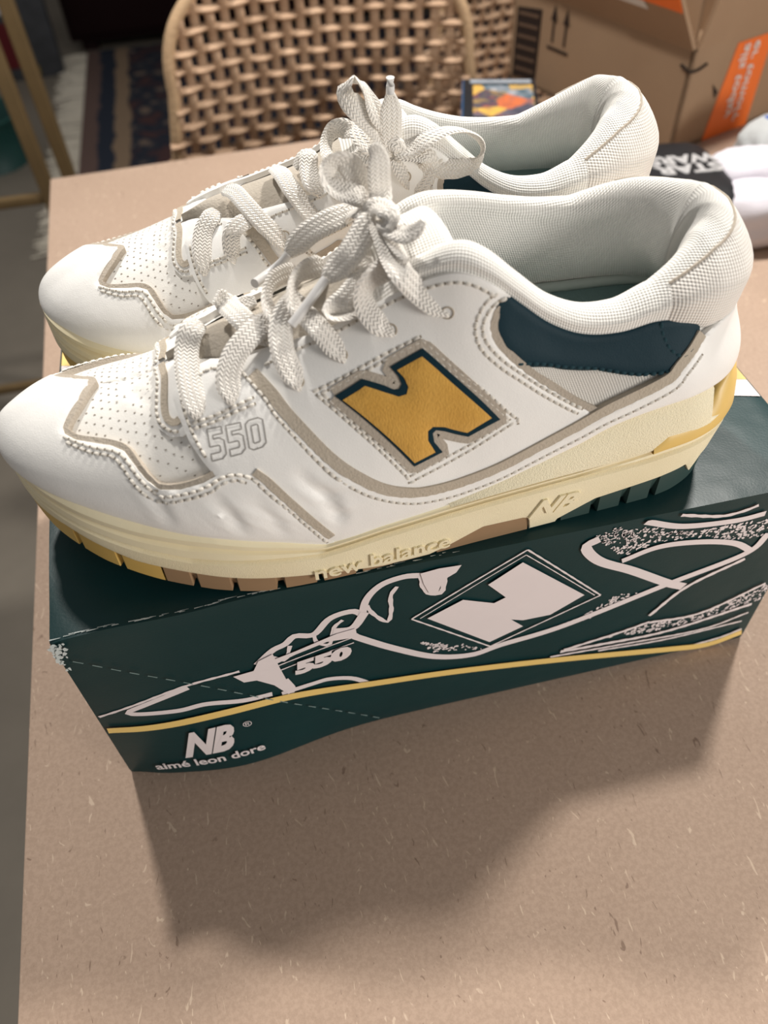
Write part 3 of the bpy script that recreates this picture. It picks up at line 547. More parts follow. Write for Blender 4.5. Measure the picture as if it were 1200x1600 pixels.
# ---------------------------------------------------------------- sneakers
N2 = 2*NST
SU, SV = .0138, .080      # rough metric size of one unit of u and of t
def build_sneaker(name, label, loc, yaw, sta, mir, laces, aglets):
    root = thing(name, label, 'sneaker', loc, yaw, 'pair of white leather sneakers'); sg = -1 if mir else 1
    def fl(P): P = np.array(P, float); P[..., 1] *= sg; return P
    def obj(nm, V, F, mat, parent=root, smooth=True, uv=None, sharp=None):
        if mir: F = [tuple(f)[::-1] for f in F]
        return mesh_obj(nm, fl(V), F, mat, parent, smooth, uv, sharp)
    CR = []
    for side in (0, 1):
        for k, (dep, wid) in (('CREASE1', (.0011, .0026)), ('CREASE2', (.0015, .0026)), ('CREASE3', (.0015, .0026)), ('CREASE4', (.0012, .0026)), ('CREASE5', (.0007, .003)), ('CREASE6', (.0011, .0026)), ('CREASE7', (.0005, .0025))):
            L = np.array(TR[k]); L = L if not side else np.column_stack([N2-L[:, 0], L[:, 1]]); Q = wall(L[:, 0], L[:, 1], sta); CR.append((resample(Q, .002)[0], dep, wid))
    def surf(u, t, off=0., crease=True):
        P = wall(u, t, sta); n = wallN(u, t, sta); d = np.zeros(P.shape[:-1])+off
        if crease:
            fade = np.clip((np.asarray(t)-.03)/.12, 0, 1)
            for Q, dep, wid in CR:
                D2 = ((P[..., None, :]-Q)**2).sum(-1); ia = D2.argmin(-1); x = np.sqrt(D2.min(-1))/wid; tp = np.sin(np.pi*(ia+.5)/len(Q))**.7*fade
                d = d+tp*dep*(-.75*np.exp(-x*x)+.3*np.exp(-(x-1.6)**2/.4)+.45*np.cos(x*5.6)*np.exp(-(x/2.6)**2))
        return P+n*d[..., None]
    def dens(L, k=8): return [tuple(np.array(L[i])+(np.array(L[i+1])-np.array(L[i]))*j/k) for i in range(len(L)-1) for j in range(k)]+[tuple(L[-1])]
    def mirror(L): return [(N2-u, t) for u, t in L]
    def panel(nm, poly, off, mat, thick=.0016, res=.0024, puff=0., edge=.0010, parent=root, pw=.006):
        P = np.array(poly, float)*np.array([SU, SV]); B = []
        for i in range(len(P)):
            a, b = P[i], P[(i+1) % len(P)]; k = max(1, int(np.linalg.norm(b-a)/res)); B += [a+(b-a)*j/k for j in range(k)]
        B = np.array(B); mn, mx = B.min(0), B.max(0); I = []
        gx = np.arange(mn[0]+res/2, mx[0], res); gy = np.arange(mn[1]+res/2, mx[1], res*.9)
        G = np.array([(x+(.5*res if j % 2 else 0), y) for j, y in enumerate(gy) for x in gx]).reshape(-1, 2)
        def dist(Q):
            d = np.full(len(Q), 9.); A = B; C2 = np.roll(B, -1, 0)
            for a, b in zip(A, C2):
                e = b-a; tt = np.clip(((Q-a)@e)/max(e@e, 1e-12), 0, 1); d = np.minimum(d, np.linalg.norm(Q-(a+tt[:, None]*e), axis=1))
            return d
        ins = np.zeros(len(G), bool); x, y = G[:, 0], G[:, 1]
        for a, b in zip(B, np.roll(B, 1, 0)):
            cnd = ((a[1] > y) != (b[1] > y)); 
            if a[1] != b[1]: ins ^= cnd & (x < (b[0]-a[0])*(y-a[1])/(b[1]-a[1])+a[0])
        G = G[ins]; G = G[dist(G) > res*.55] if len(G) else G
        allp = [Vector(p) for p in np.vstack([B, G])]
        v2, e2, f2, *_ = delaunay_2d_cdt(allp, [], [list(range(len(B)))], 1, 1e-7)
        Q = np.array([v[:] for v in v2]); d = dist(Q); u, t = Q[:, 0]/SU, np.clip(Q[:, 1]/SV, 0, 1)
        o2 = off-edge*.5*(1-np.clip(d/edge, 0, 1))**2+puff*(1-(1-np.clip(d/pw, 0, 1))**2)
        top = surf(u, t, o2); low = surf(u, t, off-thick)
        F = [tuple(f) for f in f2]; 
        a, b, c = (Q[list(k)] for k in zip(*[f[:3] for f in F])) if F else (0, 0, 0)
        F = [f if np.cross(Q[f[1]]-Q[f[0]], Q[f[2]]-Q[f[0]]) > 0 else f[::-1] for f in F]
        cnt = {}
        for f in F:
            for i in range(3): k = (f[i], f[(i+1) % 3]); cnt[k] = 1
        n = len(Q); rim = [(b_, a_, a_+n, b_+n) for (a_, b_) in cnt if (b_, a_) not in cnt]
        return obj(nm, np.vstack([top, low]), F+rim, mat, parent, True, np.vstack([Q, Q]), 55)
    def strip(nm, L, w, off, mat, closed=False, parent=root, shift=0., rag=0.):
        L = np.array(L, float); Q, s = resample(L*np.array([SU, SV]), .0016); u, t = Q[:, 0]/SU, np.clip(Q[:, 1]/SV, 0, 1)
        P = surf(u, t, off); n = wallN(u, t, sta); T = frames(P); S = np.cross(T, n); S /= np.maximum(np.linalg.norm(S, axis=1, keepdims=True), 1e-9)
        j = np.array([rng.uniform(-rag, rag) for _ in P])[:, None]
        A = P+S*(w/2+shift+j); B = P-S*(w/2-shift); C = A-n*.0032; D = B-n*.0032; V = np.empty((4*len(P), 3)); V[0::4] = C; V[1::4] = A; V[2::4] = B; V[3::4] = D
        F = [(4*i+k, 4*i+k+1, 4*i+5+k, 4*i+4+k) for i in range(len(P)-1) for k in range(3)]; return obj(nm, V, F, mat, parent, True, None, 40)
    def stitches(L, off, parent, mat=M['stitch'], pitch=.0030, ln=.0024, w=.00075, holes=True):
        L = np.array(L, float); u0 = L*np.array([SU, SV]); Q, s0 = resample(u0, .0006); u, t = Q[:, 0]/SU, np.clip(Q[:, 1]/SV, 0, 1); P = surf(u, t, off); n = wallN(u, t, sta); T = frames(P); S = np.cross(T, n)
        s = np.concatenate([[0], np.cumsum(np.linalg.norm(np.diff(P, axis=0), axis=1))]); V = []; F = []; HV = []; HF = []
        at = lambda A, x: np.array([np.interp(x, s, A[:, c]) for c in range(3)])
        for a in np.arange(.001, s[-1]-.001, pitch):
            p, tt, nn, ss = at(P, a), at(T, a), at(n, a), at(S, a); b = len(V)
            for f, hw, hh in ((-.5, .5, -.2), (-.28, 1, .75), (.28, 1, .75), (.5, .5, -.2)):
                c = p+tt*ln*f; V += [c-ss*w*hw-nn*.0003, c+nn*w*hh, c+ss*w*hw-nn*.0003]
            for i in range(3): F += [(b+3*i, b+3*i+3, b+3*i+4, b+3*i+1), (b+3*i+1, b+3*i+4, b+3*i+5, b+3*i+2)]
            c = p+tt*(pitch*.5)-nn*.00012; b = len(HV); HV += [c-tt*.0003-ss*.0005, c+tt*.0003-ss*.0005, c+tt*.0003+ss*.0005, c-tt*.0003+ss*.0005]; HF.append((b, b+1, b+2, b+3))
        obj('stitching', V, [f[::-1] for f in F], mat, parent, True)
        if holes: obj('needle_holes', np.array(HV)+0, [f[::-1] for f in HF], M['hole'], parent, False)
    # -- base upper (perforated vamp leather) all round
    nu, nt = 385, 30; uu = np.linspace(0, N2, nu)[:-1]; tt = np.linspace(0, 1, nt); U, T = np.meshgrid(uu, tt, indexing='ij')
    V = surf(U, T).reshape(-1, 3); obj('vamp', V, grid_faces(nu-1, nt, True), M['vamp'], uv=np.column_stack([U.ravel()*SU, T.ravel()*SV]))
    # -- toe cap wrapping round the toe
    capl = TR['TOECAP'][3:]; near = [(1.3, .86)]+capl; far = [(1.3, .74)]+[(u, t*.62) for u, t in capl]
    if mir: near, far = far, near
    top = [(-u, t) for u, t in far[::-1]]+[(0, .89)]+near
    lowr = [(u, 0.) for u in np.arange(8.5, -8.6, -.5)]
    cap = panel('toe_cap', top+lowr, .0034, M['leather'], res=.0018)
    for sd in (0, 1):
        k_ = [(u, t) for u, t in capl if u > 7.5][:-1]; strip('raw_edge', [(-u, t) for u, t in k_] if sd else k_, .0030, .0036, M['rawbrown'], shift=(-.0012 if not sd else .0012), rag=.0002, parent=cap)
    strip('raw_edge', [p for p in top[1:-1]], .0034, .0026, M['raw'], shift=-.0004, rag=.0002, parent=cap)
    for sd in (0, 1):
        f = (lambda L: mirror(L)) if sd else (lambda L: L)
        fs_ = .62 if sd != (1 if mir else 0) else 1.
        fm = (lambda L: [(-u, t*fs_) for u, t in L]) if sd else (lambda L: [(u, t*fs_) for u, t in L])
        stitches(fm(TR['ST_CAP1']), .0036, cap); stitches(fm(TR['ST_CAP2']), .0036, cap)
        # quarter panel carrying the letter
        q = [(7.8, .93), (8.3, 1.), (9, 1.), (10, 1.), (11, 1.), (12, 1.), (13, 1.), (14, 1.), (14.7, 1.)]+TR['QREAR'][1:]+[(16.2, .08), (14.7, .06), (13.2, .04), (12, .04), (11, .06), (10.4, .09), (9.9, .16), (9.4, .28), (9.0, .39), (8.7, .50), (8.4, .62), (8.25, .70), (8.0, .81)]
        qp = panel('quarter_panel', f(q), .0024, M['leather'], thick=.0026)
        strip('raw_edge', f(TR['QREAR'][1:]), .0026, .0023, M['raw'], shift=(-.0008 if sd else -.0008)*(1 if not sd else -1), rag=.0003, parent=qp)
        stitches(f(TR['ST_Q1']), .0026, qp); stitches(f(TR['ST_Q2']), .0026, qp)
        stitches(f([(8.5, .90), (9.1, .93), (9.7, .945), (10.35, .955), (11.05, .96), (12, .96), (12.77, .955), (13.62, .945), (14.2, .93)]), .0026, qp)
        # collar panel in dark green, mesh window under it
        me_ = [(13.9, .66), (14.576, .60), (15.67, .63), (17.09, .61), (18.3, .45), (19.1, .39), (18.9, .2), (17.7, .12), (16.6, .10), (16.4, .2), (15.4, .40), (14.7, .50), (14.0, .58)]
        panel('mesh_window', f(me_), .0006, M['mesh'])
        g = [(13.7, .75), (14.0, .9), (14.5, 1.), (15.3, 1.), (16.2, 1.), (17.2, 1.), (18.2, 1.), (19.2, 1.), (20.2, 1.), (20.7, .93), (20.6, .72), (20.175, .59), (19.61, .44), (19.1, .375), (18.3, .435), (17.09, .595), (15.67, .615), (14.576, .585), (13.9, .64)]
        gp = panel('collar_panel', f(g), .0016, M['green'], thick=.0022, puff=.0010, pw=.008, res=.0019); gp['label'] = 'dark green leather collar panel'
        stitches(f([(14.4, .60), (15.67, .635), (17.05, .618), (18.3, .46), (19.0, .40), (19.5, .44)]), .0023, gp, M['stitchg'], holes=False)
        stitches(f([(19.15, .97), (19.2, .8), (19.35, .62), (19.7, .53), (20.1, .6)]), .0027, gp, M['stitchg'], holes=False)
        # foxing: front panel with the number, running along the sole to the heel
        x = TR['FOXFRONT'][:-3][::-1]+[(6.6, .87), (6.9, .93), (7.3, .97), (7.75, .965)]+TR['FOXTOP']+[(22.3, 1.), (23, 1.), (24, 1.), (24, .7), (24, .35), (24, 0.)]+[(k, 0.) for k in np.arange(23.5, 7.2, -.5)]+[(7.4, .1), (7.25, .25)]
        fx = panel('foxing_panel', f(x), .0030, M['leather'], thick=.0030, res=.0019)
        strip('raw_edge', f(TR['FOXTOP'][1:-2]), .0044, .0031, M['rawbrown'], shift=(-.0018 if not sd else .0018), rag=.0002, parent=fx)
        stitches(f(TR['ST_FOX']), .0032, fx)
        stitches(f(TR['ST_550A']), .0032, fx); stitches(f(TR['ST_550B']), .0032, fx); stitches(f(TR['ST_FF']), .0032, fx); stitches(f([(6.75, .84), (7.2, .90), (7.65, .915)]), .0032, fx)
        # reinforcing ring round the front of the lacing
        rg = [(4.95, 1.), (5.2, .93), (5.365, .878), (5.508, .69), (5.68, .616), (6.0, .572), (6.33, .579), (6.54, .607), (6.4, .686), (6.3, .767), (6.537, .85), (6.84, .96), (6.9, 1.)]
        rp = panel('throat_reinforcement', f(rg), .0016, M['leather']); stitches(f([(5.1, .98), (5.45, .87), (5.6, .70), (5.76, .635), (6.05, .60), (6.35, .605)]), .0018, rp, pitch=.0026, ln=.0018)
        strip('raw_edge', f([(5.45, .985), (5.75, .88), (5.85, .72), (5.95, .66), (6.15, .64), (6.3, .66)]), .0026, .0022, M['rawbrown'], parent=rp)
        # the letter
        bk = [(9.25, .735), (10.2, .765), (11.74, .78), (12.5, .60), (14.02, .33), (12.44, .255), (11.62, .228), (10.69, .20), (9.8, .51)]
        dn = .07 if (mir and sd) else 0.; NO = [(u, t-dn) for u, t in TR['NOUT']]; NI = [(u, t-dn) for u, t in TR['NIN']]; NOd = []
        for i in range(len(NO)):
            a0, a1 = np.array(NO[i]), np.array(NO[(i+1) % len(NO)]); NOd += [tuple(a0+(a1-a0)*k/6) for k in range(6)]
        strip('letter_backing', f(NOd+NOd[:1]), .0062, .0030, M['raw'], rag=.0003)
        panel('letter_border', f(NO), .0036, M['greenedge'], edge=.0004, res=.0014, thick=.0022)
        panel('letter', f(NI), .0041, M['suede'], puff=.0005, edge=.0006, res=.0016)['label'] = 'mustard suede letter N'
        stitches(dens(f(TR['NST1'])), .0026, qp); stitches(dens(f(TR['NST2'])), .0026, qp)
    # -- printed number on the outer side only
    a, b, c, d = [np.array(p) for p in TR['T550']]
    def five(x0): return [[(x0, 1), (x0+.27, 1), (x0+.27, .78), (x0+.09, .78), (x0+.09, .66), (x0+.2, .66), (x0+.28, .56), (x0+.28, .12), (x0+.2, 0), (x0, 0), (x0, .22), (x0+.17, .22), (x0+.19, .26), (x0+.19, .40), (x0+.17, .44), (x0, .44), (x0, 1)]]
    zero = [[(.80, 1), (.93, 1), (1, .9), (1, .1), (.93, 0), (.77, 0), (.70, .1), (.70, .9), (.77, 1), (.80, 1)], [(.80, .8), (.89, .8), (.91, .76), (.91, .24), (.89, .2), (.81, .2), (.79, .24), (.79, .76), (.80, .8)]]
    for L in five(0.)+five(.35)+zero:
        P = []
        for i in range(len(L)-1):
            for k in range(5): P.append(np.array(L[i])+(np.array(L[i+1])-np.array(L[i]))*k/5)
        P.append(np.array(L[-1])); st = [tuple(a+(b-a)*x+(c-a)*y+(d-c-b+a)*x*y) for x, y in P]
        st = np.array(st); u, t = st[:, 0], st[:, 1]; Q = surf(u, t, .0032); n = wallN(u, t, sta); T = frames(Q); S = np.cross(T, n); S /= np.maximum(np.linalg.norm(S, axis=1, keepdims=True), 1e-9)
        V = np.empty((2*len(Q), 3)); V[0::2] = Q+S*.00022; V[1::2] = Q-S*.00022; obj('number_print', V, [(2*i, 2*i+1, 2*i+3, 2*i+2) for i in range(len(Q)-1)], M['print'], root, False)
    # -- perforations in the vamp
    ug = np.linspace(-7, 7, 281); tg = np.linspace(.3, 1, 71); U, T = np.meshgrid(ug, tg, indexing='ij'); GP = wall(U, T, sta); HV = []; HF = []
    capu = np.array(sorted([(p[0], p[1]) for p in top])); 
    for i in range(-2, 40):
        for j in range(-14, 15):
            x, y = .030+i*.0030, .060+j*.0036+(.0018 if i % 2 else 0)
            dd = (GP[..., 0]-x)**2+(GP[..., 1]-y)**2; k = np.unravel_index(dd.argmin(), dd.shape)
            if dd[k] > 4e-6: continue
            u, t = U[k], T[k]; au = abs(u)
            if t < np.interp(au, [0, 1.3, 2.23, 2.7, 2.9, 4.5, 4.86, 5.15, 5.46, 5.74, 6.17], [.905, .86, .74, .54, .51, .504, .485, .423, .34, .306, .32])+.05: continue
            if t > .60 and au > np.interp(t, [.57, .7, .88, 1.], [5.6, 5.35, 5.2, 4.8]): continue
            if au > np.interp(t, [.3, .47, .6, .7, 1], [6.8, 6.6, 6.4, 5.5, 5]): continue
            p = surf(np.array([u]), np.array([t]), .00015)[0]; n = wallN(np.array([u]), np.array([t]), sta)[0]; e = np.cross(n, (0, 1, 0)); e /= np.linalg.norm(e); f_ = np.cross(n, e); b0 = len(HV)
            for q in range(6): HV.append(p+e*.00052*math.cos(q*1.047)+f_*.00028*math.sin(q*1.047))
            HF.append(tuple(range(b0, b0+6)))
    if HV: obj('perforations', HV, [f[::-1] for f in HF], M['perf'], root, False)
    # -- tongue
    U, B = np.meshgrid(np.linspace(5.6, 11.6, 60), np.linspace(-1, 1, 26), indexing='ij'); V = tongue(U, B, sta); V[..., 2] -= .0015*np.abs(B)**3
    obj('tongue', V.reshape(-1, 3), [f[::-1] for f in grid_faces(60, 26)], M['tongue'], uv=np.column_stack([U.ravel()*SU, B.ravel()*.02]))
    U, B = np.meshgrid(np.linspace(10.9, 13.5, 40), np.linspace(-1, 1, 30), indexing='ij'); V = tongue(U, B, sta); e_ = np.clip((U-10.9)/.5, 0, 1); V[..., 2] += .0028*e_*(1-B**4)-.006*np.clip((U-12.9)/.6, 0, 1)**2-.0012*np.abs(B)**3
    obj('tongue_top', V.reshape(-1, 3), [f[::-1] for f in grid_faces(40, 30)], M['lining'], uv=np.column_stack([U.ravel()*SU, B.ravel()*.024]))
    # -- collar: knitted roll, padded heel and lining down to the insole
    ks = [11.7, 12.5, 14, 16, 17, 18, 19, 20, 21, 22, 23, 24, 25, 26, 27, 28, 29, 30, 31, 32, 34, 35.5, 36.3]
    hh = [.006, .0075, .0075, .0075, .008, .0085, .0105, .018, .0270, .0325, .0360, .0380, .0380, .0345, .0295, .0235, .0170, .0105, .009, .008, .0075, .0075, .006]
    ww = [.007, .008, .008, .008, .0085, .0095, .0110, .0140, .0175, .0200, .0215, .0220, .0215, .0200, .0175, .0150, .0120, .0100, .009, .0085, .008, .008, .007]
    bb = [0, .0005, .001, .001, .0012, .0015, .0018, .0022, .0024, .0024, .0022, .0022, .0022, .0024, .0024, .0022, .0018, .0015, .0012, .001, .001, .0005, 0]
    if mir: hh, ww, bb = hh[::-1], ww[::-1], bb[::-1]
    cu = np.linspace(11.7, N2-11.7, 190); S_ = crom(sta, cu); F0, T0 = S_[:, :3], S_[:, 3:6]; dT = np.gradient(T0[:, :2], axis=0)
    nin = np.stack([-dT[:, 1], dT[:, 0]], -1); nin /= np.linalg.norm(nin, axis=1, keepdims=True)
    cen = np.array([.2, .052]); nin *= np.sign((nin*(cen-T0[:, :2])).sum(1))[:, None]; nin = np.column_stack([nin, np.zeros(len(cu))])
    for _ in range(6): nin[1:-1] = (nin[:-2]+nin[1:-1]*2+nin[2:])/4
    h, w_, b_ = [np.interp(cu, ks, z)[:, None] for z in (hh, ww, bb)]; upz = np.array([0, 0, 1.]); lean = h*.16
    prof = [T0+nin*.0015-upz*.006, T0-nin*b_*.55-upz*(.002+h*.03), T0-nin*b_+upz*.22*h, T0-nin*b_*.95+upz*.5*h, T0+nin*(.12*w_-b_*.45+lean*.5)+upz*.80*h, T0+nin*(.30*w_+lean*.8)+upz*.95*h, T0+nin*(.52*w_+lean)+upz*h, T0+nin*(.80*w_+lean)+upz*.88*h,
            T0+nin*(.98*w_+lean*.9)+upz*.55*h, T0+nin*(1.02*w_+lean*.6)+upz*.1*h]
    foot = F0*np.array([1, 1, 0])+nin*.011+upz*.069
    last = prof[-1]
    for f_ in (.3, .6, .85, 1.): q = last+(foot-last)*f_; q = q+nin*(.003*np.sin(f_*np.pi)); prof.append(q)
    prof = np.stack(prof, 1)                       # (nu, k, 3)
    K = prof.shape[1]; dense = []
    fine = np.linspace(0, K-1, (K-1)*4+1); E = np.concatenate([2*prof[:, :1]-prof[:, 1:2], prof, 2*prof[:, -1:]-prof[:, -2:-1]], 1)
    for x in fine:
        i = min(int(x), K-2); f_ = x-i; p0, p1, p2, p3 = (E[:, i+k] for k in range(4)); dense.append(.5*((2*p1)+(-p0+p2)*f_+(2*p0-5*p1+4*p2-p3)*f_*f_+(-p0+3*p1-3*p2+p3)*f_**3))
    D = np.stack(dense, 1); KD = D.shape[1]
    arc = np.concatenate([np.zeros((len(cu), 1)), np.cumsum(np.linalg.norm(np.diff(D, axis=1), axis=2), axis=1)], 1); al = np.concatenate([[0], np.cumsum(np.linalg.norm(np.diff(T0, axis=0), axis=1))])
    UVc = np.stack([np.repeat(al[:, None], KD, 1), arc], -1)
    seam = 4*4+2; i0 = np.searchsorted(cu, 19.3); i1 = np.searchsorted(cu, N2-19.3)
    # heel pad outer part
    Dp = D[i0:i1, :seam+1].copy(); cd_ = np.minimum(np.arange(len(Dp)), np.arange(len(Dp))[::-1])[:, None, None]/6.; pf = 1-np.clip(1-cd_, 0, 1)**2
    Dp += -nin[i0:i1, None, :]*.0012*pf*np.sin(np.linspace(0, np.pi, seam+1))[None, :, None]; ext = Dp[:, :1]-upz*.005*pf+nin[i0:i1, None, :]*.002
    Dp = np.concatenate([ext, Dp], 1)
    obj('heel_pad', Dp.reshape(-1, 3), [f[::-1] for f in grid_faces(len(Dp), seam+2)], M['knit'], uv=np.concatenate([UVc[i0:i1, :1]-[0, .005], UVc[i0:i1, :seam+1]], 1).reshape(-1, 2))
    Dl = D.copy(); 
    tube('collar_seam', fl(D[i0:i1, seam]-nin[i0:i1]*.0002), .0005, M['raw'], root, .002, 6)
    obj('collar_lining', Dl.reshape(-1, 3), [f[::-1] for f in grid_faces(len(cu), KD)], M['lining'], uv=UVc.reshape(-1, 2))
    # -- insole with a raised heel cup
    bt = D[:, -1]; nb = len(bt); V = []; half = nb//2
    ring = [bt+nin*.0+upz*.004, bt+nin*.004+upz*.0012, bt+nin*.010-upz*.0015]; V = np.concatenate(ring+[np.repeat(np.array([[.21, .052, .067]]), nb, 0)*np.array([0, 0, 1])+np.column_stack([bt[:, 0]*.5+.5*np.clip(bt[:, 0], .15, .26), np.full(nb, .052), np.zeros(nb)])])
    F = []
    for r in range(3):
        for i in range(nb-1): F.append((r*nb+i, (r+1)*nb+i, (r+1)*nb+i+1, r*nb+i+1))
    obj('insole', V, [f[::-1] for f in F], M['insole'])
    rgi = slice(int(len(cu)*.30), int(len(cu)*.86)); tube('insole_edge', fl(bt[rgi]+nin[rgi]*.0035+upz*.0026), .0022, M['insoleedge'], root, .003, 8)
    # -- sole
    na = 900; a_ = np.linspace(0, OTOT, na, endpoint=False); p, n = outline(a_); x = p[:, 0]; n3 = np.column_stack([n, np.zeros(na)]); base = np.column_stack([p, np.zeros(na)])
    zb, z1, z2, z3 = zb_(x), z1_(x), z2_(x), z3_(x); z1 = np.maximum(z1, zb+.0012); heel = np.clip((x-.26)/.04, 0, 1)
    lv = lambda z, ins: base-n3*np.asarray(ins)[..., None]*np.ones((na, 1))+np.column_stack([np.zeros((na, 2)), z])
    flare = .0022*heel
    mids = [lv(z1-.0008, .004+flare), lv(z1, .0002+flare), lv(z1+.0008, flare*1.), lv((z1+z2)/2, flare*.5), lv(z2-.0012, .0), lv(z2-.0003, .0012), lv(z2+.0004, .0028)]
    mm_ = np.stack(mids, 1); obj('midsole', mm_.reshape(-1, 3), [f[::-1] for f in grid_faces(na, mm_.shape[1], True)], M['mid'], sharp=25)
    fore = np.clip((.135-x)/.03, 0, 1); zt = np.maximum(z3, z2+.0055)
    ups = [lv(z2+.0003, .0028), lv(z2+.0013, .0006), lv(z2+.0022, .0000), lv(z2+.38*(zt-z2), .0004), lv(z2+.46*(zt-z2), .0022), lv(z2+.54*(zt-z2), .0022), lv(z2+.62*(zt-z2), .0003), lv(z2+.80*(zt-z2), .0002), lv(zt-.0010, .0012+.0006*fore), lv(zt-.0002, .0022+.0008*fore), lv(zt-.0008, .0060), lv(zt-.004, .008)]
    mu = np.stack(ups, 1); obj('midsole_rim', mu.reshape(-1, 3), [f[::-1] for f in grid_faces(na, mu.shape[1], True)], M['midsmooth'], sharp=28)
    # outsole pieces with lugs, each its own part
    def outs(nm, sel, mat, lugs):
        idx = np.where(sel)[0]; runs = np.split(idx, np.where(np.diff(idx) > 1)[0]+1)
        if len(runs) > 1 and runs[0][0] == 0 and runs[-1][-1] == na-1: runs = [np.concatenate([runs[-1], runs[0]])]+runs[1:-1]
        for r in runs:
            if len(r) < 4: continue
            g = np.array([1. if any(abs(a_[k]-c) < .0013 or abs((OTOT-a_[k])-c) < .0013 for c in lugs) else 0. for k in r])
            zbb = zb[r]+.0026*g*np.clip((z1[r]-zb[r])/.006, .25, 1); ins = .0008+flare[r]*1.6+.0022*g
            L = lambda z, i_: base[r]-n3[r]*np.broadcast_to(np.asarray(i_, float), (len(r),))[:, None]+np.column_stack([np.zeros((len(r), 2)), z])
            st = np.stack([L(zbb+.001, .03), L(zbb, .012), L(zbb, ins+.0004), L(zbb+.0005, ins), L(z1[r]-.0004, .0012+flare[r]), L(z1[r]+.001, .0035)], 1)
            obj(nm, st.reshape(-1, 3), [f[::-1] for f in grid_faces(len(r), 6)], mat, sharp=35)
    ax = lambda v: arc_at_x(v)
    outs('outsole_toe', (x < .052), M['gumy'], [ax(.021), ax(.036)])
    outs('outsole_forefoot', (x >= .052) & (x < .2018), M['gum'], [ax(.063), ax(.078), ax(.096), ax(.112), ax(.128), ax(.144), ax(.160)])
    outs('outsole_heel', (x >= .2018), M['outg'], [ax(.232), ax(.246), ax(.260), ax(.215)])
    B0 = base-n3*.010; V = np.vstack([np.column_stack([B0[:, :2], zb+.003]), [[.15, .055, .004]]]); obj('sole_bottom', V, [((i+1) % na, i, na) for i in range(na)], M['gum'])
    # heel wedge and yellow heel insert, both sides
    def side_patch(nm, xs, zl, zu, mat, proud, both=True, round_=.0):
        for sd in ((0, 1) if both else (0,)):
            aa = np.linspace(arc_at_x(xs[0]), arc_at_x(xs[-1]), 60); aa = aa if not sd else OTOT-aa; q, nn = outline(aa); X = q[:, 0]; lo = np.interp(X, xs, zl); hi = np.interp(X, xs, zu); nn3 = np.column_stack([nn, np.zeros(60)]); q3 = np.column_stack([q, np.zeros(60)]); rows = []
            lean_ = np.interp(X, [.16, .21, .29], [.001, .0035, .004])
            for f_, o_ in ((0, -.004), (0, .0), (.04, proud), (.5, proud-.0005), (.88, proud-.0012), (.97, proud-.0022), (1.02, -.0035), (1., -.009)):
                rows.append(q3+nn3*(o_-lean_*min(1, f_))[:, None]+np.column_stack([np.zeros((60, 2)), lo+(hi-lo)*f_]))
            st = np.stack(rows, 1); F = grid_faces(60, len(rows)); obj(nm, st.reshape(-1, 3), F if sd else [f[::-1] for f in F], mat, sharp=50)
    zz = lambda X: np.interp(X, [.165, .2, .24, .2725, .28], [.0285, .0300, .0310, .0335, .0345])
    wx = [.166, .178, .19, .2, .21, .22, .232, .243, .255, .266, .274, .2785]
    side_patch('heel_wedge', wx, [zz(k) for k in wx], [.0290, .0320, .0360, .0405, .0445, .0480, .0515, .0540, .0558, .0568, .0565, .0545], M['wedge'], .0005)
    ra = np.linspace(arc_at_x(.252), OTOT-arc_at_x(.252), 120); q, nn = outline(ra); nn3 = np.column_stack([nn, np.zeros(120)]); q3 = np.column_stack([q, np.zeros(120)]); X = q[:, 0]
    lo = z2_(X)+.0045; hi = np.interp(X, [.252, .258, .27, .279, .283, .290, .30], [.0350, .0405, .0425, .0450, .0500, .0560, .0580]); rows = []
    for f_, o_ in ((0, -.003), (0, .0006), (.1, .0012), (.55, .0006), (.9, -.0010), (1., -.0022), (1., -.008)): rows.append(q3+nn3*(o_-.003*f_*np.clip((X-.25)/.03, 0, 1))[:, None]+np.column_stack([np.zeros((120, 2)), lo+(hi-lo)*f_]))
    st = np.stack(rows, 1); obj('heel_insert', st.reshape(-1, 3), [f[::-1] for f in grid_faces(120, 7)], M['heely'], sharp=50)
    # embossed lettering on the outer side of the midsole
    def emboss(body, x0, x1, zA, size, bold, shear, dep=.0006, slope=0.):
        V, F = text_vf(body, size, .0006, bold, shear); wd = V[:, 0].max(); a0, a1 = arc_at_x(x0), arc_at_x(x1)
        if mir: V[:, 0] = wd-V[:, 0]
        q, nn = outline(a0+V[:, 0]*(a1-a0)/wd); z = zA+V[:, 1]+slope*(V[:, 0] if not mir else wd-V[:, 0]); out = q+nn*(V[:, 2]*.8+.0005)[:, None]
        if mir: F = [f[::-1] for f in F]
        obj('embossed_lettering', np.column_stack([out, z]), F, M['mid'], root, False)
    emboss('new balance', .1095, .1665, .0045, .0105, .00015, .0)
    emboss('NB', .2005, .2225, .0100, .0125, .0005, .5)
    # -- laces
    camd = np.array([.10, -.62, .78]); camd /= np.linalg.norm(camd)
    lm = M['lace']
    for nm, wd, pts in laces:
        P = np.array(pts, float); P[:, :3] /= 1000; Q, s = resample(P, .0014); C_ = Q[:, :3]; tw = np.radians(Q[:, 3]); T = frames(C_); wd = wd/1000
        Nn = camd-(T@camd)[:, None]*T; Nn /= np.maximum(np.linalg.norm(Nn, axis=1, keepdims=True), 1e-6)
        for _ in range(8): Nn[1:-1] = (Nn[:-2]+2*Nn[1:-1]+Nn[2:])/4
        S = np.cross(T, Nn); S /= np.maximum(np.linalg.norm(S, axis=1, keepdims=True), 1e-6); Nn = np.cross(S, T)
        S2 = S*np.cos(tw)[:, None]+Nn*np.sin(tw)[:, None]; N3 = np.cross(S2, T); k = 9; V = []; UV = []
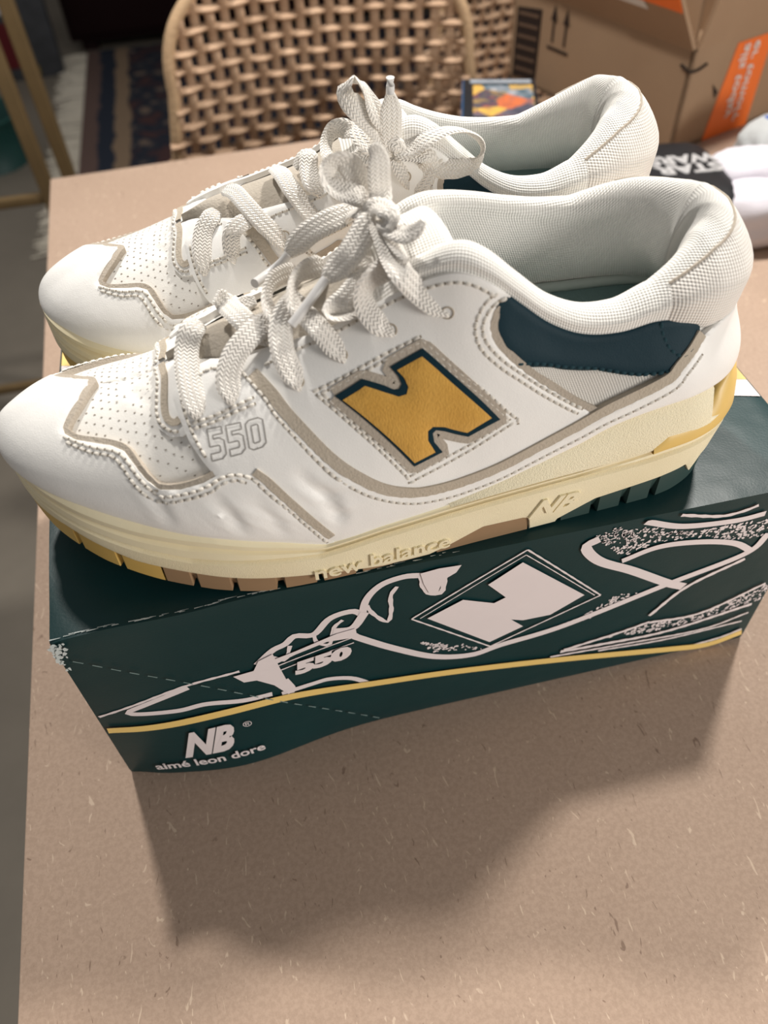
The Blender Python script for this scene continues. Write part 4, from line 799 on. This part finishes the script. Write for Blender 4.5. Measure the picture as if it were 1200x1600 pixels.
        endf = np.minimum(1, np.minimum((s+.004)/.0075, (s[-1]-s+.0016)/.0080))**.6; thk = .00085 if nm == 'lace' else .0017
        for i in range(len(C_)):
            for j in range(2*k-2):
                f = -1+2*j/(k-1) if j < k else 1-2*(j-k+1)/(k-1); sgn = 1 if j < k else -1; e = math.sqrt(max(0, 1-abs(f)**3.5)); hgt = thk*e*sgn*(.55+.45*(1-.35*(1-f*f))) 
                V.append(C_[i]+S2[i]*f*wd/2*endf[i]+N3[i]*(hgt if 0 < j < k-1 or j >= k else 0)); UV.append((s[i], f*wd/2+.02))
        r = 2*k-2; F = [(i*r+j, i*r+(j+1) % r, (i+1)*r+(j+1) % r, (i+1)*r+j) for i in range(len(C_)-1) for j in range(r)]; F += [tuple(range(r))[::-1], tuple((len(C_)-1)*r+j for j in range(r))]
        mesh_obj('lace' if nm == 'lace' else 'lace_knot', V, F, lm, root, True, UV, 70)
    for pts in aglets:
        P = np.array(pts, float)[:, :3]/1000; tube('lace_tip', P, .0017, M['aglet'], root, .003, 10)
    # -- eyelets on both sides
    for sd in (0, 1):
        for u, t in (TR['EYEL'] if not sd else mirror(TR['EYEL'])):
            o0 = .0031 if (u < 8 or u > N2-8) else .0025
            c = surf(np.array([u]), np.array([t]), o0, False)[0]; n = wallN(np.array([u]), np.array([t]), sta)[0]; e = np.cross(n, (0, 1, 0)); e /= np.linalg.norm(e); g_ = np.cross(n, e); V = []; F = []
            for q in range(14):
                for rr, hz in ((.0024, -.0003), (.0021, .0003), (.0018, .0002), (.0016, -.0008)): V.append(c+(e*math.cos(q*.4488)+g_*math.sin(q*.4488))*rr+n*hz)
            for q in range(14):
                for k in range(3): F.append((q*4+k, ((q+1) % 14)*4+k, ((q+1) % 14)*4+k+1, q*4+k+1))
            F.append(tuple(q*4+3 for q in range(14))); obj('eyelet', V, F, M['eyelet'])
    return root
build_sneaker('sneaker', 'white leather sneaker with mustard letter in front, its outer side to the camera', (0, 0, BH), 0, STA, False, LACE_A, AGLET_A)
build_sneaker('sneaker', 'white leather sneaker partly hidden behind the front one, nearer the woven chair', (0.0160, 0.2190, BH), -0.0850, STAR, True, LACE_B, AGLET_B)
# ---------------------------------------------------------------- woven chairs behind the table
RAT = m_grain('woven_rattan', (208, 177, 148), (160, 128, 102), .7, .0012, 260, .3); RATD = m_plain('rattan_frame', (190, 160, 126), .65, .3, .2, 60, .001, 200)
def make_chair(loc, rz, label):
    c = thing('woven_chair', label, 'chair', loc, rz, 'woven chairs behind the table')
    hw0, zt, zs, zc = .183, .885, .44, .765      # half width, top, seat height, start of the rounded shoulders (from the floor)
    hw = lambda z: hw0+.17*(zc-z) if z < zc else hw0*max(0., 1-((z-zc)/(zt-zc))**2.6)**(1/2.6)
    ry = lambda x, z: -.035*(x/hw0)**2+.045*(z-zs)
    xs = np.arange(-10, 11)*.0178; k = 0; fan = lambda z: 1+.17*max(0, zc-z)/hw0
    for x in xs:
        top = zs
        for z in np.arange(zs, zt, .004):
            if hw(z) > abs(x): top = z
        zz_ = np.arange(zs, top+.001, .0049); P = [(x*fan(z), ry(x, z)+.0036*math.cos(math.pi*(z-zs)/.0196+math.pi*k), z) for z in zz_]; k += 1
        if len(P) > 3: tube('upright_strand', P, .0056, RAT, c, .006, 6, .75, (0, 1, 0))
    k = 0
    for z in np.arange(zs+.0098, zt-.008, .0196):
        h = hw(z)-.004; n = int(2*h/.0046); P = [(x*fan(z), ry(x, z)+.0036*math.cos(math.pi*x/.0182+math.pi*k), z+.0012*math.sin(x*90+z*70)) for x in np.linspace(-h, h, n)]; k += 1
        tube('cross_strand', P, .0071, RAT, c, .0055, 6, .6, (0, 0, 1))
    fr = [(-hw(z), ry(hw0, z), z) for z in (zs-.02, .5, .6, zc-.05)]+[(-hw(z), ry(hw(z), z), z) for z in np.linspace(zc, zt-.0004, 14)]
    fr = fr+[(-x, y, z) for x, y, z in fr[::-1]]; tube('back_frame', fr, .0074, RATD, c, .012, 8)
    V, F = box_vf((0, -.205, zs-.02), (.40, .40, .03), .012); mesh_obj('seat', V, F, RAT, c, True)
    for sx in (-.18, .18):
        tube('leg', [(sx, -.385, zs-.02), (sx*1.04, -.395, 0.004)], .016, RATD, c, .05); tube('leg', [(sx, -.03, zs-.02), (sx*1.04, .03, 0.004)], .016, RATD, c, .05)
    return c
make_chair((.247, .845, FZ), 0, 'tan woven chair standing directly behind the table, left of the cardboard box')
make_chair((.735, 1.33, FZ), -.05, 'tan woven chair mostly hidden behind the cardboard box')
# ---------------------------------------------------------------- wooden stand at the left
PINE = m_plain('worn_pine', (112, 92, 62), .6, .3, .2, 25)
ws = thing('wooden_stand', 'open wooden stand with upright posts and rungs, left of the table corner', 'stand', (-.175, 1.15, FZ))
for px_, py_, lean, hz in ((-.005, .0, -.012, .98), (.026, .05, -.012, .98), (-.46, .0, .012, .98), (-.46, .05, .012, .98)):
    V, F = box_vf((0, 0, hz/2), (.022, .022, hz), .002); V = np.array(V); V[:, 0] += px_+lean*V[:, 2]/hz; V[:, 1] += py_; mesh_obj('post', V, F, PINE, ws, False)
for z in (.14, .511, .90): box('rung', (-.235, 0, z), (.46, .014, .016), PINE, ws, .002)
for px_ in (.010, -.46): box('rung', (px_, .025, .30), (.016, .05, .016), PINE, ws, .002)
# ---------------------------------------------------------------- rug, dark cabinet and packages on the floor
def m_rug():
    t = NT('patterned_rug'); v = t.coord(); sp = t.n('ShaderNodeSeparateXYZ'); t.l(v, sp.inputs[0])
    nz = t.noise(v, 16, 3, .7); vo = t.n('ShaderNodeTexVoronoi'); vo.inputs['Scale'].default_value = 13; t.l(v, vo.inputs['Vector'])
    pat = t.ramp(t.math('ADD', t.math('MULTIPLY', nz, .6), t.math('MULTIPLY', vo.outputs[0], .55)), [(.38, srgb(128, 110, 98)), (.47, srgb(66, 66, 72)), (.60, srgb(44, 52, 64)), (.72, srgb(84, 62, 62))])
    wob = t.math('ADD', sp.outputs[0], t.math('MULTIPLY', t.math('SUBTRACT', t.noise(v, 9, 2), .5), .05))
    band = t.ramp(wob, [(0, srgb(112, 92, 86)), (.055, srgb(112, 92, 86)), (.06, srgb(52, 58, 70)), (.11, srgb(52, 58, 70)), (.115, srgb(150, 128, 106)), (.16, srgb(150, 128, 106)), (.165, srgb(50, 56, 66))])
    msk = t.math('GREATER_THAN', wob, .165); t.color(t.mix(msk, band, pat)); t.bump(t.noise(v, 400, 2), .003, .6); return t.fin(.95, .1)
rug = thing('fringed_rug', 'dark patterned rug with a pale fringe lying on the floor behind the table', 'rug', (-.345, 1.9, FZ))
V, F = box_vf((1.0, .775, .006), (2.0, 1.55, .012), .003); mesh_obj('rug_pile', V, F, m_rug(), rug)
vf = []
for i in range(150):
    y = .01+i*.0102; L = rng.uniform(.085, .115); dy = rng.uniform(-.012, .012); z = rng.uniform(.004, .009); w0 = .0036
    vf.append((np.array([(0, y-w0, z), (0, y+w0, z), (-L*.5, y+w0+dy*.5, z+.002), (-L*.5, y-w0+dy*.5, z+.002), (-L, y+w0*.6+dy, .002), (-L, y-w0*.6+dy, .002), (0, y, z+.004), (-L*.5, y+dy*.5, z+.006), (-L, y+dy, .006)]), [(0, 6, 7, 3), (6, 1, 2, 7), (3, 7, 8, 5), (7, 2, 4, 8), (0, 3, 2, 1), (3, 5, 4, 2)]))
V, F = join(vf); o = mesh_obj('fringe', V, F, m_plain('wool_fringe', (222, 214, 198), .95, .1, .2, 60), rug); o['kind'] = 'stuff'
DK = m_plain('near_black_maroon', (34, 14, 16), .6, .25, .15, 8)
cb = thing('dark_cabinet', 'very dark maroon cabinet standing beyond the rug', 'cabinet', (.55, 3.75, FZ))
box('cabinet_body', (0, 0, .60), (1.90, .55, 1.12), DK, cb, .01); box('cabinet_door', (-.47, -.285, .60), (.92, .02, 1.06), DK, cb, .004); box('cabinet_door', (.47, -.285, .60), (.92, .02, 1.06), DK, cb, .004)
for x in (-.88, .88):
    for y in (-.22, .22): box('foot', (x, y, .02), (.06, .06, .04), DK, cb)
for x in (-.06, .06): tube('handle', [(x, -.298, .52), (x, -.315, .54), (x, -.315, .66), (x, -.298, .68)], .006, m_plain('dull_brass', (120, 100, 66), .4, .5), cb, .02)
pk = thing('toy_package', 'grey package with red and white panels standing on the floor by the cabinet', 'box', (-.60, 3.30, FZ), R(4))
box('package_body', (0, 0, .20), (.34, .10, .40), m_plain('grey_package', (74, 76, 80), .6, .3, .5, 22), pk, .004)
box('white_label', (-.03, -.052, .245), (.12, .004, .045), m_plain('white_label', (214, 214, 222), .6, .3), pk)
box('red_panel', (.0, -.053, .12), (.15, .004, .15), m_plain('red_panel', (104, 30, 36), .6, .3, .2, 20), pk)
box('yellow_dot', (.06, -.055, .03), (.05, .004, .03), m_plain('yellow_dot', (150, 130, 60), .6, .3), pk)
tp = thing('teal_tub', 'small teal tub on the floor seen behind the wooden posts', 'tub', (-.62, 2.55, FZ))
P = [(.11, 0), (.125, .14), (.128, .15), (.118, .15), (.105, .01)]; V = []; F = []
for i in range(20):
    for r, z in P: V.append((r*math.cos(i*.314), r*math.sin(i*.314), z))
F = grid_faces(20, 5, True)+[tuple(5*i for i in range(20)), tuple(5*i+4 for i in range(20))]; mesh_obj('tub_body', V, F, m_plain('teal_plastic', (22, 66, 62), .5, .4), tp); tube('tub_rim', [(.126*math.cos(a), .126*math.sin(a), .15) for a in np.linspace(0, 6.283, 24)], .005, m_plain('teal_rim', (30, 80, 74), .5, .4), tp, .02)
# ---------------------------------------------------------------- small picture box on the table
sbx = thing('picture_box', 'small black and blue box with a colourful picture lid, in front of the cardboard box', 'box', (.396, .606, 0), R(-17))
box('box_body', (0, 0, .028), (.076, .104, .056), m_plain('black_card', (26, 27, 32), .45, .4), sbx, .0008)
box('blue_side', (-.0385, 0, .028), (.001, .102, .054), m_plain('blue_card', (38, 92, 140), .45, .4, .15, 60), sbx)
def m_pic():
    t = NT('colourful_picture'); v = t.coord('Object'); vo = t.n('ShaderNodeTexVoronoi'); vo.inputs['Scale'].default_value = 42; t.l(v, vo.inputs['Vector'])
    sp = t.n('ShaderNodeSeparateColor'); t.l(vo.outputs['Color'], sp.inputs[0]); n = t.noise(v, 60, 3)
    t.color(t.ramp(t.math('ADD', t.math('MULTIPLY', sp.outputs[0], .7), t.math('MULTIPLY', n, .4)), [(.1, srgb(40, 48, 66)), (.3, srgb(96, 92, 104)), (.45, srgb(206, 110, 66)), (.56, srgb(60, 66, 84)), (.7, srgb(226, 178, 80)), (.85, srgb(70, 96, 110)), (1, srgb(190, 186, 190))])); return t.fin(.35, .5)
box('picture_lid', (.003, -.006, .0565), (.062, .078, .001), m_pic(), sbx)
box('title_strip', (.001, .043, .0565), (.064, .008, .001), m_plain('grey_title', (150, 156, 164), .5, .3, .4, 150), sbx)
# ---------------------------------------------------------------- cardboard box with open flaps
cdm = NT('corrugated_card'); _v = cdm.coord(); cdm.color(cdm.mix(cdm.noise(_v, 14, 4), srgb(146, 120, 96), srgb(162, 136, 110))); cdm.bump(cdm.noise(cdm.coord('Object', (900, 900, 8)), 1, 1), .0006, .25); CARD = cdm.fin(.85, .2)
INK = m_plain('black_ink', (48, 38, 34), .8, .2, .1, 90); ORG = m_plain('orange_tape', (232, 112, 40), .45, .4, .06, 60); WL = m_plain('white_paper', (214, 210, 204), .6, .3)
cx = thing('cardboard_box', 'open brown cardboard box with orange tape and printed arrows, at the back of the table', 'box', (.572, .553, 0))
# local axes: a along the shaded side, b along the lit side
ea = np.array([-.349, .937, 0]); ea /= np.linalg.norm(ea); eb = np.array([ea[1], -ea[0], 0]); CZ = .098; La, Lb = .270, .30
def cp(a, b, z): return tuple(ea*a+eb*b+np.array([0, 0, z]))
def slab(name, q, thick, mat, parent):
    q = [np.array(p, float) for p in q]; n = np.cross(q[1]-q[0], q[3]-q[0]); n /= np.linalg.norm(n); V = [p for p in q]+[p-n*thick for p in q]
    return mesh_obj(name, V, [(0, 1, 2, 3), (7, 6, 5, 4), (0, 4, 5, 1), (1, 5, 6, 2), (2, 6, 7, 3), (3, 7, 4, 0)], mat, parent, False)
slab('side_panel', [cp(La, 0, 0), cp(0, 0, 0), cp(0, 0, CZ), cp(La, 0, CZ)], .004, CARD, cx); slab('side_panel', [cp(0, 0, 0), cp(0, Lb, 0), cp(0, Lb, CZ), cp(0, 0, CZ)], .004, CARD, cx)
slab('side_panel', [cp(0, Lb, 0), cp(La, Lb, 0), cp(La, Lb, CZ), cp(0, Lb, CZ)], .004, CARD, cx); slab('side_panel', [cp(La, Lb, 0), cp(La, 0, 0), cp(La, 0, CZ), cp(La, Lb, CZ)], .004, CARD, cx)
slab('bottom_panel', [cp(0, 0, .004), cp(0, Lb, .004), cp(La, Lb, .004), cp(La, 0, .004)], .004, CARD, cx)
fa = slab('flap', [cp(La, 0, CZ), cp(.002, 0, CZ), cp(.012, -.030, CZ+.055), cp(La-.01, -.030, CZ+.055)], .004, CARD, cx)
slab('flap', [cp(0, .004, CZ), cp(0, Lb, CZ), cp(-.020, Lb-.01, CZ+.12), cp(-.020, .012, CZ+.12)], .004, CARD, cx)
slab('flap', [cp(.004, .006, CZ-.004), cp(.09, .02, CZ-.004), cp(.09, .03, CZ+.09), cp(.02, .02, CZ+.09)], .004, CARD, cx)
slab('orange_tape', [cp(.10, -.0215, CZ+.0345), cp(.0085, -.0215, CZ+.0345), cp(.0125, -.0312, CZ+.0560), cp(.10, -.0312, CZ+.0560)], .0006, ORG, fa)
slab('paper_label', [cp(.20, -.0155, CZ+.0265), cp(.055, -.0155, CZ+.0265), cp(.075, -.0312, CZ+.0560), cp(.20, -.0312, CZ+.0560)], .0005, WL, fa)
slab('orange_tape', [cp(-.0008, .048, .0005), cp(-.0008, .118, .0005), cp(-.0008, .118, .093), cp(-.0008, .064, .093)], .0006, ORG, cx)
for body, b0 in (('ails today', .083), ('er tomorr', .098)):
    V, F = text_vf(body, .019, 0, .0003); mesh_obj('tape_lettering', [cp(-.0016, b0-v[1]*.9, .090-v[0]) for v in V], F, WL, cx, False)
sp_ = slab('black_patch', [cp(.262, -.0008, .004), cp(.220, -.0008, .008), cp(.220, -.0008, .084), cp(.262, -.0008, .078)], .0004, INK, cx)
for k in range(6): slab('patch_line', [cp(.258, -.0014, .012+k*.0118), cp(.224, -.0014, .015+k*.0118), cp(.224, -.0014, .0185+k*.0118), cp(.258, -.0014, .0155+k*.0118)], .0003, m_plain('faded_ink', (104, 84, 70), .8, .2), sp_)
for a in (.1985, .1785):
    slab('arrow_shaft', [cp(a+.0016, -.0008, .056), cp(a-.0016, -.0008, .056), cp(a-.0016, -.0008, .080), cp(a+.0016, -.0008, .080)], .0004, INK, cx)
    V = [cp(a+.005, -.0012, .078), cp(a-.005, -.0012, .078), cp(a, -.0012, .094)]; mesh_obj('arrow_head', V, [(0, 1, 2)], INK, cx, False)
slab('arrow_bar', [cp(.206, -.0008, .0485), cp(.171, -.0008, .0485), cp(.171, -.0008, .0515), cp(.206, -.0008, .0515)], .0004, INK, cx)
tube('printed_mark', [cp(.012, -.0010, .0835), cp(.0, -.0012, .0805), cp(-.0010, .010, .080), cp(-.0010, .022, .083)], .0014, INK, cx, .002, 6)
mesh_obj('printed_mark', [cp(-.0010, .040, .060), cp(-.0010, .052, .050), cp(-.0010, .049, .044)], [(0, 1, 2)], INK, cx, False)
# ---------------------------------------------------------------- sock pack and fluffy sock at the right
def blob(name, c, s, mat, parent, rz=0, sq=2.6, nz=0., seed=1, sub=5, fz=None):
    bm = bmesh.new(); bmesh.ops.create_icosphere(bm, subdivisions=sub, radius=1); V = np.array([v.co[:] for v in bm.verts]); F = [[v.index for v in f.verts] for f in bm.faces]; bm.free()
    r = (np.abs(V)**sq).sum(1)**(-1/sq); V = V*r[:, None]
    if nz:
        rs = np.random.RandomState(seed); d = np.zeros(len(V))
        for _ in range(14): k = rs.randn(3)*5; d += np.sin(V@k+rs.rand()*6)*nz/4
        V = V*(1+d)[:, None]
    V = V*np.array(s); ca, sa = math.cos(rz), math.sin(rz); V = np.column_stack([V[:, 0]*ca-V[:, 1]*sa, V[:, 0]*sa+V[:, 1]*ca, V[:, 2]])+np.array(c)
    if fz is not None: V[:, 2] = np.maximum(V[:, 2], fz)
    return mesh_obj(name, V, F, mat, parent, True)
KW = m_plain('white_knit', (226, 222, 230), .9, .1, .05, 90, .0008, 900); KG = m_plain('grey_knit', (188, 190, 190), .9, .1, .08, 90, .0008, 900); KB = m_plain('blue_knit', (44, 84, 168), .9, .1, .08, 90)
BK = m_plain('black_band_card', (22, 22, 26), .55, .3, .1, 60)
sk = thing('sock_pack', 'pack of white socks in a black card band with grey lettering, beside the front heel', 'socks', (.530, .415, 0), R(-6))
blob('card_band', (-.026, .010, .026), (.044, .060, .0255), BK, sk, 0, 6., 0, 1, 4)
blob('folded_sock', (.046, .022, .027), (.040, .026, .0265), KW, sk, .1, 3.2, .05, 3, 4, .0006); blob('folded_sock', (.034, -.034, .026), (.040, .027, .0255), KW, sk, -.05, 3.2, .05, 5, 4, .0006)
for body, y0 in (('STAR', .004), ('WARS', .022)):
    V, F = text_vf(body, .020, .0004, .0009); wd = V[:, 0].max(); mesh_obj('pack_lettering', [(.012-v[0]/wd*.062, y0+.008-v[1]*1.05, .0518+v[2]) for v in V], F, m_plain('grey_lettering', (176, 174, 174), .6, .3), sk, False)
gs = thing('grey_sock', 'grey folded sock with a blue stripe lying against the cardboard box', 'sock', (.648, .490, 0), R(20))
blob('sock_body', (0, 0, .028), (.050, .024, .0275), KG, gs, 0, 3., .05, 8, 4, .0006); tube('blue_stripe', [(-.018, .0245*math.cos(a), .028+.0280*math.sin(a)) for a in np.linspace(-.9, math.pi+.4, 18)], .0036, KB, gs, .004, 6, .5)
FZM = m_plain('fluffy_wool', (226, 216, 202), 1., .05, .12, 70, .004, 420)
fs = tag(blob('fluffy_sock', (.604, .300, .031), (.080, .034, .031), FZM, None, R(30), 2.4, .10, 11, 5, .0006), 'cream fluffy sock lying at the right edge, behind the front heel', 'sock')
